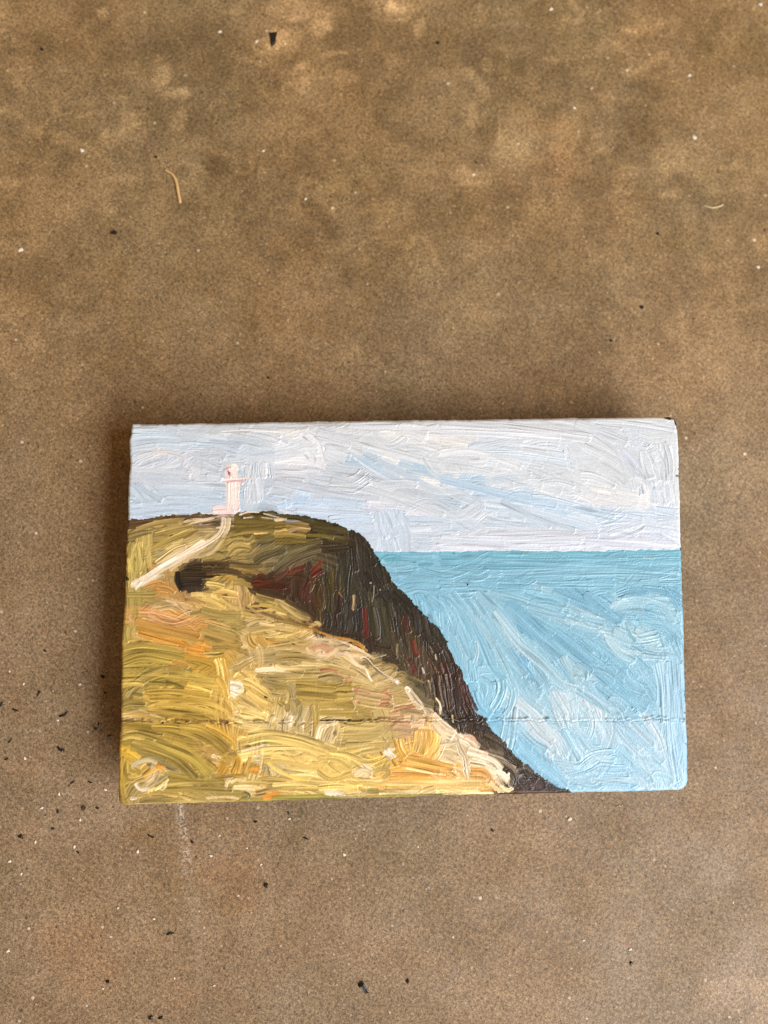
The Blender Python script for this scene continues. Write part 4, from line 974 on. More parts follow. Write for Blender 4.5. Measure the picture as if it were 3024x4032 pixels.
LAND = [(-79.7,24.7),(-75.9,24.7),(-68.5,25.0),(-59.8,25.5),(-54.8,25.9),(-49.8,26.0),(-42.2,26.0),(-37.2,26.0),(-29.7,25.0),(-22.1,23.5),(-16.5,21.6),(-12.7,19.7),(-10.2,17.3),(-8.6,14.4),(-6.9,11.9),(-4.7,8.1),(-2.3,4.9),(1.4,0.8),(5.1,-3.0),(8.8,-7.1),(11.0,-10.9),(13.0,-15.4),(14.8,-19.4),(16.9,-24.3),(18.9,-29.0),(20.7,-32.0),(23.7,-35.5),(27.3,-39.2),(30.3,-42.7),(34.0,-45.7),(38.8,-48.6),(43.1,-50.8),(46.0,-56.7),(-78.8,-55.5)]
CLIFF = [(-22.1,23.5),(-16.5,21.6),(-12.7,19.7),(-10.2,17.3),(-8.6,14.4),(-6.9,11.9),(-4.7,8.1),(-2.3,4.9),(1.4,0.8),(5.1,-3.0),(8.8,-7.1),(11.0,-10.9),(13.0,-15.4),(14.8,-19.4),(16.9,-24.3),(18.9,-29.0),(20.7,-32.0),(23.7,-35.5),(27.3,-39.2),(30.3,-42.7),(34.0,-45.7),(38.8,-48.6),(43.1,-50.8),(44.2,-54.2),(26.2,-53.7),(27.3,-50.4),(24.0,-46.4),(21.6,-41.5),(19.3,-36.6),(14.4,-31.6),(7.7,-27.8),(5.9,-21.6),(-0.2,-17.8),(-2.6,-14.0),(-10.1,-12.0),(-17.5,-7.8),(-22.5,-4.9),(-27.4,-1.1),(-36.1,4.0),(-41.7,6.4),(-37.9,9.1),(-32.3,14.0),(-27.2,20.2)]
HORIZON = [(-12.2,14.6),(3.0,14.3),(15.7,14.2),(28.4,14.2),(47.6,13.8),(66.9,13.7),(82.4,13.7)]
PATH = [(-49.1,25.3),(-44.7,25.3),(-44.8,21.7),(-47.3,16.7),(-51.0,14.3),(-57.2,11.3),(-64.7,6.8),(-72.1,3.5),(-76.2,2.4),(-76.2,4.1),(-72.1,7.0),(-65.9,10.6),(-59.7,13.8),(-54.8,16.9),(-51.0,20.0),(-49.8,23.1)]
TOWER = [(-52.0,27.7),(-52.0,25.4),(-44.5,25.1),(-44.2,27.5),(-44.6,35.7),(-43.8,36.9),(-45.3,37.9),(-45.7,38.9),(-47.2,39.0),(-48.7,38.6),(-48.9,37.0),(-50.0,36.4),(-48.9,35.4),(-48.9,28.1)]
JOINT = [(-79.1,-29.1),(-71.8,-29.2),(-59.6,-29.8),(-44.9,-30.1),(-32.7,-30.2),(-15.4,-30.9),(2.0,-30.8),(14.4,-31.0),(26.9,-31.5),(39.5,-31.7),(52.1,-31.9),(76.1,-32.4)]
PX, PY = np.meshgrid(gx, gy)
JX = smooth2(NY, NX, 6, 6, rng) * .16 + smooth2(NY, NX, 22, 22, rng) * .22
JY = smooth2(NY, NX, 6, 6, rng) * .16 + smooth2(NY, NX, 22, 22, rng) * .22
M_LAND = inside(LAND, PX + JX, PY + JY)
M_CLIFF = inside(CLIFF, PX + JX, PY + JY)
hz = np.interp(gx, [p[0] for p in HORIZON], [p[1] for p in HORIZON])[None, :] + JY * .5
M_SEA = (~M_LAND) & (PY < hz) & (PX > -20)
M_SKY = (~M_LAND) & ~M_SEA
CLIP = {'s': M_SKY | M_LAND, 'w': M_SEA | M_LAND, 'c': M_LAND, 'g': M_LAND, 'S': M_SKY, 'W': M_SEA, 'G': M_LAND & ~M_CLIFF, 'K': M_CLIFF}

def spline(P):
    P = np.asarray(P, float)
    if len(P) == 2:
        P = np.array([P[0], (P[0] + P[1]) / 2, P[1]])
    E = np.vstack([2 * P[0] - P[1], P, 2 * P[-1] - P[-2]])
    out = []
    for i in range(1, len(E) - 2):
        p0, p1, p2, p3 = E[i - 1:i + 3]
        t = np.linspace(0, 1, 40, endpoint=False)[:, None]
        out.append(.5 * (2 * p1 + (p2 - p0) * t + (2 * p0 - 5 * p1 + 4 * p2 - p3) * t ** 2 + (3 * p1 - p0 - 3 * p2 + p3) * t ** 3))
    out.append(P[-1:])
    q = np.vstack(out)
    d = np.r_[0, np.cumsum(np.hypot(*np.diff(q, axis=0).T))]
    n = max(int(d[-1] / (G * .45)), 4)
    s = np.linspace(0, d[-1], n)
    return np.stack([np.interp(s, d, q[:, 0]), np.interp(s, d, q[:, 1])], 1), d[-1]

def tune(K, base):
    if base == 'g':
        k0 = K[0]
        if k0[0] > 2.0 * k0[1] and k0[2] > .5 * k0[1]:          # pink touches, dragged into the wet ochre
            K = [k * .8 + hexlin('ab965f') * .2 for k in K]
        if k0[0] > 1.75 * k0[1]:                                  # orange, worked into the ochre
            K = [k * .7 + hexlin('c09a4c') * .3 for k in K]
        K = [k * .88 + hexlin('b49c5a') * .12 if k[0] > .16 else k * np.array([.86, .82, .80]) for k in K]
        K = [k * np.array([1.12, 1.01, .93]) for k in K]
    if base == 'c':
        K = [k * (np.array([.82, .68, .62]) if k[0] > 2.6 * k[1] else np.array([.58, .56, .52])) for k in K]
    if base == 'p':
        K = [k * np.array([1.12, 1.07, 1.02]) for k in K]
    if base == 's':
        K = [k * np.array([.90, .945, 1.0]) for k in K]
    if base == 'w':
        K = [k * np.array([.76, .775, .82]) for k in K]
    if base in 'sw':
        amb = hexlin('cbd3da') if base == 's' else np.array([.27, .50, .635])
        f = .10 if base == 's' else .22
        K = [k * (1 - f) + amb * f for k in K]
    return K

def stroke(pts, wd, cols, cls, r, thick=1.0, opac=1.0):
    base = cls[0]
    if base in 'gwsc' and wd > 1.6:
        wd = wd * 1.18
    if base == 'l':
        wd = wd * 1.15
    c, L = spline(pts)
    n = len(c)
    tg = np.gradient(c, axis=0)
    tg /= np.maximum(np.hypot(tg[:, 0], tg[:, 1]), 1e-9)[:, None]
    if n > 9:
        k = min(21, n // 2 * 2 - 1)
        tg = np.stack([np.convolve(np.pad(tg[:, j], k // 2, 'edge'), np.ones(k) / k, 'valid') for j in (0, 1)], 1)
        tg /= np.maximum(np.hypot(tg[:, 0], tg[:, 1]), 1e-9)[:, None]
    nm = np.stack([-tg[:, 1], tg[:, 0]], 1)
    m = max(int(wd / (G * .45)), 5)
    t = np.linspace(-1, 1, m)
    s = np.linspace(0, L, n)
    wl = .9 + .10 * smooth1(n, max(n / 4, 8), r) + (.14 * smooth1(n, max(.5 / (G * .45), 4), r) if wd < 1.3 else 0) + (.22 * smooth1(n, 14, r) if 'd' in cls[1:] else 0)
    wl = np.clip(wl, .35, 1.3)
    off = t[None, :] * (wd / 2) * wl[:, None]
    x = c[:, 0:1] + nm[:, 0:1] * off
    y = c[:, 1:2] + nm[:, 1:2] * off
    # bristle tracks: fine across, long along
    al = max(n / max(L / 9.0, 1.0), 12)
    fine = smooth2(n, m, al, max(.34 / (G * .45), 2), r)
    mid = smooth2(n, m, al * 1.5, max(1.0 / (G * .45), 3), r)
    br = fine * .66 + mid * .58
    # a few bristles cut through the paint and leave thin grooves
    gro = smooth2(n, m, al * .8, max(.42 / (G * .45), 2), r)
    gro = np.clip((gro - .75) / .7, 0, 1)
    # ragged ends
    e = np.abs(smooth1(m, 3, r)) * .45 + np.abs(smooth1(m, 12, r)) * .35
    cap = wd * .42
    rnd = cap * (1 - np.sqrt(np.maximum(1 - t ** 2 * .92, 0)))
    s0 = rnd * .8 + e * wd * .12
    e2 = np.abs(smooth1(m, 3, r)) * .5 + np.abs(smooth1(m, 9, r)) * .4
    s1 = L - rnd * .6 - e2 * wd * .22
    ok = (s[:, None] >= s0[None, :]) & (s[:, None] <= s1[None, :])
    if L < wd * .6:
        ok = (((s[:, None] - L / 2) / (L / 2 + 1e-6)) ** 2 + t[None, :] ** 2) < 1 + .3 * br
    edge = 1 - np.abs(t)[None, :] + .07 * br
    ok &= edge > .02
    dry = np.clip((s / L - .72) / .28, 0, 1)[:, None]
    # skips of the brush near the end of the stroke
    if 'k' not in cls:
        ok &= ~((br < -1.1) & (dry > r.random() * .8))
    ix = np.floor((x - X0) / G).astype(int)
    iy = np.floor((y - Y0) / G).astype(int)
    ok &= (ix >= 0) & (ix < NX) & (iy >= 0) & (iy < NY)
    ixc, iyc = np.clip(ix, 0, NX - 1), np.clip(iy, 0, NY - 1)
    mk = CLIP.get(cls[1].upper() if len(cls) > 1 and cls[1] in 'SWGK' else base)
    if mk is not None:
        ok &= mk[iyc, ixc]
    if not ok.any():
        return
    if isinstance(cols[0], str):
        K = tune([hexlin(h) for h in cols], base)
    else:
        K = list(cols)
    a = np.clip(.5 + .42 * br, 0, 1)[..., None]
    if len(K) == 1:
        col = K[0][None, None, :] * (1 + .05 * br)[..., None]
    elif len(K) == 2:
        col = K[0] * (1 - a) + K[1] * a
    else:
        lo = np.clip(-br - .35, 0, 1)[..., None]
        hi = np.clip(br - .1, 0, 1)[..., None]
        col = K[0] * (1 - lo) * (1 - hi) + K[2] * lo * (1 - hi) + K[1] * hi
    old = COL[iyc, ixc]
    # wet into wet: the stroke picks up what lies under it, more so towards its end and sides
    drag = smooth2(n, m, al * 1.3, max(.6 / (G * .45), 2), r)
    op = opac * (.96 - .30 * np.clip(-drag - .1, 0, 1.2)) - (.25 + .5 * np.clip(-drag, 0, 1)) * dry
    op = op * np.clip(edge / .16 + .25 * drag, .35, 1)
    op = np.clip(op, .1, 1)
    if 'k' in cls:
        op = np.clip(op + .35, 0, 1)
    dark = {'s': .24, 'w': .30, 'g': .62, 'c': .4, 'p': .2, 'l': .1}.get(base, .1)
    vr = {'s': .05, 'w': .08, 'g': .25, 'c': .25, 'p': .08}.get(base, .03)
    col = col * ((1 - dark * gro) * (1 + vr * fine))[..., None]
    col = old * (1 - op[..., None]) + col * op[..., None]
    th = thick * (1.25 if 'k' in cls else (.38 if r.random() < .3 else r.uniform(.65, 1.35)))
    lowamp = .75 if base == 's' else 1.0
    side = np.exp(-((1 - np.abs(t)) / .10) ** 2)[None, :] * (.5 + .5 * np.clip(smooth2(n, m, al, m, r), -1, 1.5))
    endr = np.exp(-((s1[None, :] - s[:, None]) / (.35 + .08 * wd)) ** 2) * (.5 + .5 * r.random())
    body = np.sqrt(np.clip(edge / .18, 0, 1))
    h = (.075 + .062 * br * lowamp - .07 * gro + .07 * side * (r.random() < .6) + .085 * endr) * th * min(1, .45 + wd / 4)
    hn = HGT[iyc, ixc] * .50 + h * (.35 + .65 * body)
    f = ok
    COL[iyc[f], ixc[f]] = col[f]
    HGT[iyc[f], ixc[f]] = hn[f]

def blur(A, k):
    for ax in (0, 1):
        P_ = np.pad(A, [(k, k) if i == ax else (0, 0) for i in range(A.ndim)], 'edge')
        cs = np.cumsum(P_, axis=ax)
        cs = np.concatenate([np.zeros_like(np.take(cs, [0], ax)), cs], ax)
        nn = A.shape[ax]
        sl = lambda a, b: tuple(slice(a, b) if i == ax else slice(None) for i in range(A.ndim))
        A = (cs[sl(2 * k + 1, 2 * k + 1 + nn)] - cs[sl(0, nn)]) / (2 * k + 1)
    return A

items = []
for ln in STROKES.split('\n'):
    f = ln.split(';')
    items.append(([tuple(map(float, p.split(','))) for p in f[0].split()], float(f[1]), f[2].split(), f[3]))

# ground coat: the direction and colour of the nearest finished stroke, laid in loosely
def ground(classes, mask, count, r):
    src = []
    for P, wd, cols, cls in items:
        red = hexlin(cols[0])
        if cls[0] == 'c' and red[0] > 2.6 * red[1]:
            continue
        if cls[0] in classes and wd > 1.1 and 'k' not in cls:
            q, L = spline(P)
            tgq = np.gradient(q, axis=0)
            for j in range(0, len(q), 25):
                src.append((q[j, 0], q[j, 1], math.atan2(tgq[j, 1], tgq[j, 0]), cols))
    S = np.array([(a, b) for a, b, _, _ in src])
    ys, xs = np.nonzero(mask)
    pick = r.integers(0, len(xs), count)
    for j in pick:
        x, y = gx[xs[j]], gy[ys[j]]
        k = int(np.argmin((S[:, 0] - x) ** 2 + (S[:, 1] - y) ** 2 + r.random(len(S)) * 4))
        an = src[k][2] + r.normal() * .16
        L = r.uniform(5, 13)
        d = np.array([math.cos(an), math.sin(an)]) * L / 2
        bend = np.array([-d[1], d[0]]) * r.normal() * .12
        p = np.array([x, y])
        stroke([p - d, p + bend, p + d], r.uniform(2.5, 5), src[k][3], classes[0] + 'u', r, .7, .95)
# flat first coat
for msk, h in ((M_SKY, 'd2d9df'), (M_SEA, '88c3d6'), (M_LAND, '8c7c42'), (M_CLIFF, '352e22')):
    COL[msk] = hexlin(h)
ground('s', M_SKY, 900, rng)
ground('w', M_SEA, 800, rng)
ground('g', M_LAND & ~M_CLIFF, 1100, rng)
ground('c', M_CLIFF, 450, rng)
late = lambda c: 'k' in c or 'd' in c[1:] or c[0] in 'plb'
for P, wd, cols, cls in items:
    if not late(cls):
        stroke(P, wd, cols, cls, rng)

# the brush goes back over the wet paint: it drags whatever colour it lands on
def smear(classes, mask, count, r):
    src = []
    for P, wd, cols, cls in items:
        if cls[0] in classes and wd > 1.6 and not late(cls):
            q, L = spline(P)
            tgq = np.gradient(q, axis=0)
            for j in range(0, len(q), 25):
                src.append((q[j, 0], q[j, 1], math.atan2(tgq[j, 1], tgq[j, 0])))
    S = np.array(src)
    ys, xs = np.nonzero(mask)
    for j in r.integers(0, len(xs), count):
        x, y = gx[xs[j]], gy[ys[j]]
        k = int(np.argmin((S[:, 0] - x) ** 2 + (S[:, 1] - y) ** 2))
        an = S[k, 2] + r.normal() * .22
        L = r.uniform(5, 14)
        d = np.array([math.cos(an), math.sin(an)]) * L
        b0, b1 = max(ys[j] - 8, 0), max(xs[j] - 8, 0)
        c = COL[b0:ys[j] + 8, b1:xs[j] + 8].reshape(-1, 3)
        cc = [c.mean(0), c.mean(0) * .5 + c.max(0) * .5, c.mean(0) * .6 + c.min(0) * .4]
        p = np.array([x, y])
        bend = np.array([-d[1], d[0]]) * r.normal() * .1
        stroke([p, p + d / 2 + bend, p + d], r.uniform(2.0, 5.0), cc, classes[0] + {'s': 'S', 'w': 'W', 'g': 'G', 'c': 'K'}[classes[0]], r, r.uniform(.5, 1.1), r.uniform(.4, .7))
smear('g', M_LAND & ~M_CLIFF, 120, rng)
smear('w', M_SEA, 130, rng)
smear('s', M_SKY, 120, rng)
smear('c', M_CLIFF, 35, rng)
# then the crisper marks go back on top
AGAIN = {'g': .55, 'w': .30, 's': .30, 'c': .65}
for P, wd, cols, cls in items:
    if not late(cls) and rng.random() < AGAIN.get(cls[0], .5) * (1.3 if wd < 1.4 else 1):
        stroke(P, wd, cols, cls, rng)
for P, wd, cols, cls in items:
    if late(cls):
        stroke(P, wd, cols, cls, rng)

# crumbly ridge along the joint of the two boards
jy = np.interp(gx, [p[0] for p in JOINT], [p[1] for p in JOINT]) + smooth1(NX, 30, rng) * .16 + smooth1(NX, 11, rng) * .14
dj = PY - jy[None, :]
nz = smooth2(NY, NX, 5, 7, rng)
lump = np.clip(.55 + smooth1(NX, 26, rng) * .45 + smooth1(NX, 9, rng) * .5, .08, 1.7)[None, :]
HGT += np.exp(-((dj - .25) / .38) ** 2) * lump * (.24 + .10 * nz)
HGT -= np.exp(-((dj + .12) / .17) ** 2) * np.clip(lump, .25, 1.0) * .30
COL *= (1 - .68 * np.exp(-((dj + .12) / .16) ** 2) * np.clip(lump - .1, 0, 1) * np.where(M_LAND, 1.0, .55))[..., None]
HGT += .010 * smooth2(NY, NX, 2.2, 2.2, rng)

ids = np.zeros((NY, NX), int)            # 0 sky 1 sea 2 hillside 3 cliff 4 path 5 lighthouse
ids[M_SEA] = 1
ids[M_LAND] = 2
ids[M_CLIFF] = 3
ids[inside(PATH, PX + JX, PY + JY)] = 4
ids[inside(TOWER, PX, PY)] = 5

HGT = blur(HGT, 1) * .45 + HGT * .55
COL = blur(COL, 1) * .4 + COL * .6
COL = np.clip(COL, .004, .86)

# ------------------------------------------------------------------ panel outline
E_LEFT = [(-74.66,50.91),(-75.28,46.47),(-75.02,43.02),(-74.94,40.08),(-75.41,34.90),(-75.53,29.10),(-75.46,24.78),(-75.78,21.32),(-75.77,14.44),(-76.22,1.24),(-76.85,-8.46),(-76.89,-19.68),(-76.92,-27.30),(-77.28,-37.98),(-77.34,-46.89),(-77.03,-51.07)]
E_RIGHT = [(76.97,51.08),(77.32,42.82),(76.99,32.03),(76.76,23.02),(76.59,13.25),(76.31,5.75),(76.20,-7.39),(75.74,-20.38),(75.55,-31.15),(75.50,-36.31),(75.18,-47.64),(75.08,-51.32)]
E_TOP = [(-74.78,50.89),(-51.31,50.84),(-35.46,50.96),(10.13,50.99),(55.11,51.05),(77.10,51.03)]
E_BOTTOM = [(-77.03,-51.07),(-54.23,-51.05),(-19.43,-50.96),(11.83,-50.91),(36.19,-51.06),(45.75,-51.12),(75.08,-51.32)]
T = 18.0
NU, NV = 1300, 880

def edge_fn(E, axis):
    a = np.array(sorted(E, key=lambda p: p[axis]))
    return lambda q: np.interp(q, a[:, axis], a[:, 1 - axis])
fl_, fr_ = edge_fn(E_LEFT, 1), edge_fn(E_RIGHT, 1)
ft_, fb_ = edge_fn(E_TOP, 0), edge_fn(E_BOTTOM, 0)
jit = {k: smooth1(n, 9, rng) * .045 + smooth1(n, 40, rng) * .05 for k, n in (('l', NV), ('r', NV), ('t', NU), ('b', NU))}

def warp(U, V, ju=None):
    """unit square to the panel's outline, mm"""
    xn = -76 + 152 * U
    yt = ft_(xn) + (0 if ju is None else ju['t']); yb = fb_(xn) + (0 if ju is None else ju['b'])
    y = yb + (yt - yb) * V
    xl = fl_(y) + (0 if ju is None else ju['l']); xr = fr_(y) + (0 if ju is None else ju['r'])
    return xl + (xr - xl) * U, y

def corner_round(U, V):
    W_, H_ = 152.0, 102.0
    a, b = U * W_, V * H_
    for (cu, cv, rad) in ((0, 0, 1.6), (1, 0, 3.0), (0, 1, .5), (1, 1, 2.2)):
        da = a if cu == 0 else W_ - a
        db = b if cv == 0 else H_ - b
        m = (da < rad) & (db < rad)
        p, q = rad - da, rad - db
        ln = np.maximum(np.hypot(p, q), 1e-9)
        k = np.where(m, np.maximum(p, q) / ln, 1)
        da2, db2 = rad - p * k, rad - q * k
        a = np.where(m, da2 if cu == 0 else W_ - da2, a)
        b = np.where(m, db2 if cv == 0 else H_ - db2, b)
    return a / W_, b / H_

u = np.linspace(0, 1, NU); v = np.linspace(0, 1, NV)
U, V = np.meshgrid(u, v)
U2, V2 = corner_round(U, V)
jj = {'l': jit['l'][:, None] * np.ones((1, NU)), 'r': jit['r'][:, None] * np.ones((1, NU)),
      't': jit['t'][None, :] * np.ones((NV, 1)), 'b': jit['b'][None, :] * np.ones((NV, 1))}
WX, WY = warp(U2, V2, jj)
# bilinear sampling of the raster
fx = np.clip((WX - X0) / G - .5, 0, NX - 1.001); fy = np.clip((WY - Y0) / G - .5, 0, NY - 1.001)
ix, iy = fx.astype(int), fy.astype(int)
ax, ay = fx - ix, fy - iy
def samp(A):
    sh = (...,) + (None,) * (A.ndim - 2)
    ax_, ay_ = (ax[..., None], ay[..., None]) if A.ndim == 3 else (ax, ay)
    return (A[iy, ix] * (1 - ax_) + A[iy, ix + 1] * ax_) * (1 - ay_) + (A[iy + 1, ix] * (1 - ax_) + A[iy + 1, ix + 1] * ax_) * ay_
VC, VH = samp(COL), samp(HGT)
VI = ids[np.round(fy).astype(int), np.round(fx).astype(int)]
dist = np.minimum(np.minimum(U * 152, (1 - U) * 152), np.minimum(V * 102, (1 - V) * 102))
rim = 1.1
dd = np.clip(dist, 0, rim)
drop = rim - np.sqrt(np.maximum(rim ** 2 - (rim - dd) ** 2, 0))
WZ = T - drop + VH * np.clip(dist / .6, .15, 1)
# the board is slightly cupped
WZ += -.25 * ((U - .5) ** 2 * 4)

def shared_normals():
    px, py, pz = WX, WY, WZ
    du = np.stack([np.gradient(a, axis=1) for a in (px, py, pz)], -1)
    dv = np.stack([np.gradient(a, axis=0) for a in (px, py, pz)], -1)
    nrm = np.cross(du, dv)
    return nrm / np.maximum(np.linalg.norm(nrm, axis=-1), 1e-12)[..., None]
NRM = shared_normals().reshape(-1, 3)
VERT = np.stack([WX, WY, WZ], -1).reshape(-1, 3) * MM
VCF = VC.reshape(-1, 3)
quad = np.arange(NU * NV).reshape(NV, NU)
Q = np.stack([quad[:-1, :-1], quad[:-1, 1:], quad[1:, 1:], quad[1:, :-1]], -1).reshape(-1, 4)
QID = VI[:-1, :-1].reshape(-1)

# ------------------------------------------------------------------ materials
def new_mat(name):
    m = bpy.data.materials.new(name)
    m.use_nodes = True
    nt = m.node_tree
    return m, nt, nt.nodes['Principled BSDF']

def node(nt, kind, **kw):
    n = nt.nodes.new(kind)
    for k, v_ in kw.items():
        setattr(n, k, v_)
    return n

def paint_material():
    m, nt, b = new_mat("oil_paint")
    at = node(nt, 'ShaderNodeAttribute', attribute_name="pigment")
    tc = node(nt, 'ShaderNodeTexCoord')
    nz = node(nt, 'ShaderNodeTexNoise')
    nz.inputs['Scale'].default_value = 1500
    nz.inputs['Detail'].default_value = 3
    nt.links.new(tc.outputs['Object'], nz.inputs['Vector'])
    mr = node(nt, 'ShaderNodeMapRange')
    mr.inputs['To Min'].default_value = .9; mr.inputs['To Max'].default_value = 1.1
    nt.links.new(nz.outputs['Fac'], mr.inputs['Value'])
    mx = node(nt, 'ShaderNodeVectorMath', operation='SCALE')
    nt.links.new(at.outputs['Color'], mx.inputs[0])
    nt.links.new(mr.outputs['Result'], mx.inputs['Scale'])
    nt.links.new(mx.outputs['Vector'], b.inputs['Base Color'])
    r2 = node(nt, 'ShaderNodeTexNoise')
    r2.inputs['Scale'].default_value = 90
    nt.links.new(tc.outputs['Object'], r2.inputs['Vector'])
    m2 = node(nt, 'ShaderNodeMapRange')
    m2.inputs['To Min'].default_value = .22; m2.inputs['To Max'].default_value = .55
    nt.links.new(r2.outputs['Fac'], m2.inputs['Value'])
    nt.links.new(m2.outputs['Result'], b.inputs['Roughness'])
    b.inputs['Specular IOR Level'].default_value = .5
    return m
OIL = paint_material()

def side_material():
    m, nt, b = new_mat("primed_wood_edge")
    tc = node(nt, 'ShaderNodeTexCoord')
    nz = node(nt, 'ShaderNodeTexNoise')
    nz.inputs['Scale'].default_value = 160; nz.inputs['Detail'].default_value = 6
    nt.links.new(tc.outputs['Object'], nz.inputs['Vector'])
    cr = node(nt, 'ShaderNodeValToRGB')
    cr.color_ramp.elements[0].color = (.018, .014, .010, 1)
    cr.color_ramp.elements[0].position = .45
    cr.color_ramp.elements[1].color = (.14, .10, .055, 1)
    cr.color_ramp.elements[1].position = .78
    nt.links.new(nz.outputs['Fac'], cr.inputs['Fac'])
    nt.links.new(cr.outputs['Color'], b.inputs['Base Color'])
    b.inputs['Roughness'].default_value = .7
    bp = node(nt, 'ShaderNodeBump')
    bp.inputs['Strength'].default_value = .4; bp.inputs['Distance'].default_value = .0004
    nt.links.new(nz.outputs['Fac'], bp.inputs['Height'])
    nt.links.new(bp.outputs['Normal'], b.inputs['Normal'])
    return m

def simple_mat(name, col, rough=.6, spec=.4, var=.35, scale=900):
    m, nt, b = new_mat(name)
    tc = node(nt, 'ShaderNodeTexCoord')
    nz = node(nt, 'ShaderNodeTexNoise')
    nz.inputs['Scale'].default_value = scale; nz.inputs['Detail'].default_value = 4
    nt.links.new(tc.outputs['Object'], nz.inputs['Vector'])
    mr = node(nt, 'ShaderNodeMapRange')
    mr.inputs['To Min'].default_value = 1 - var; mr.inputs['To Max'].default_value = 1 + var
    nt.links.new(nz.outputs['Fac'], mr.inputs['Value'])
    mx = node(nt, 'ShaderNodeVectorMath', operation='SCALE')
    mx.inputs[0].default_value = col
    nt.links.new(mr.outputs['Result'], mx.inputs['Scale'])
    nt.links.new(mx.outputs['Vector'], b.inputs['Base Color'])
    b.inputs['Roughness'].default_value = rough
    b.inputs['Specular IOR Level'].default_value = spec
    return m

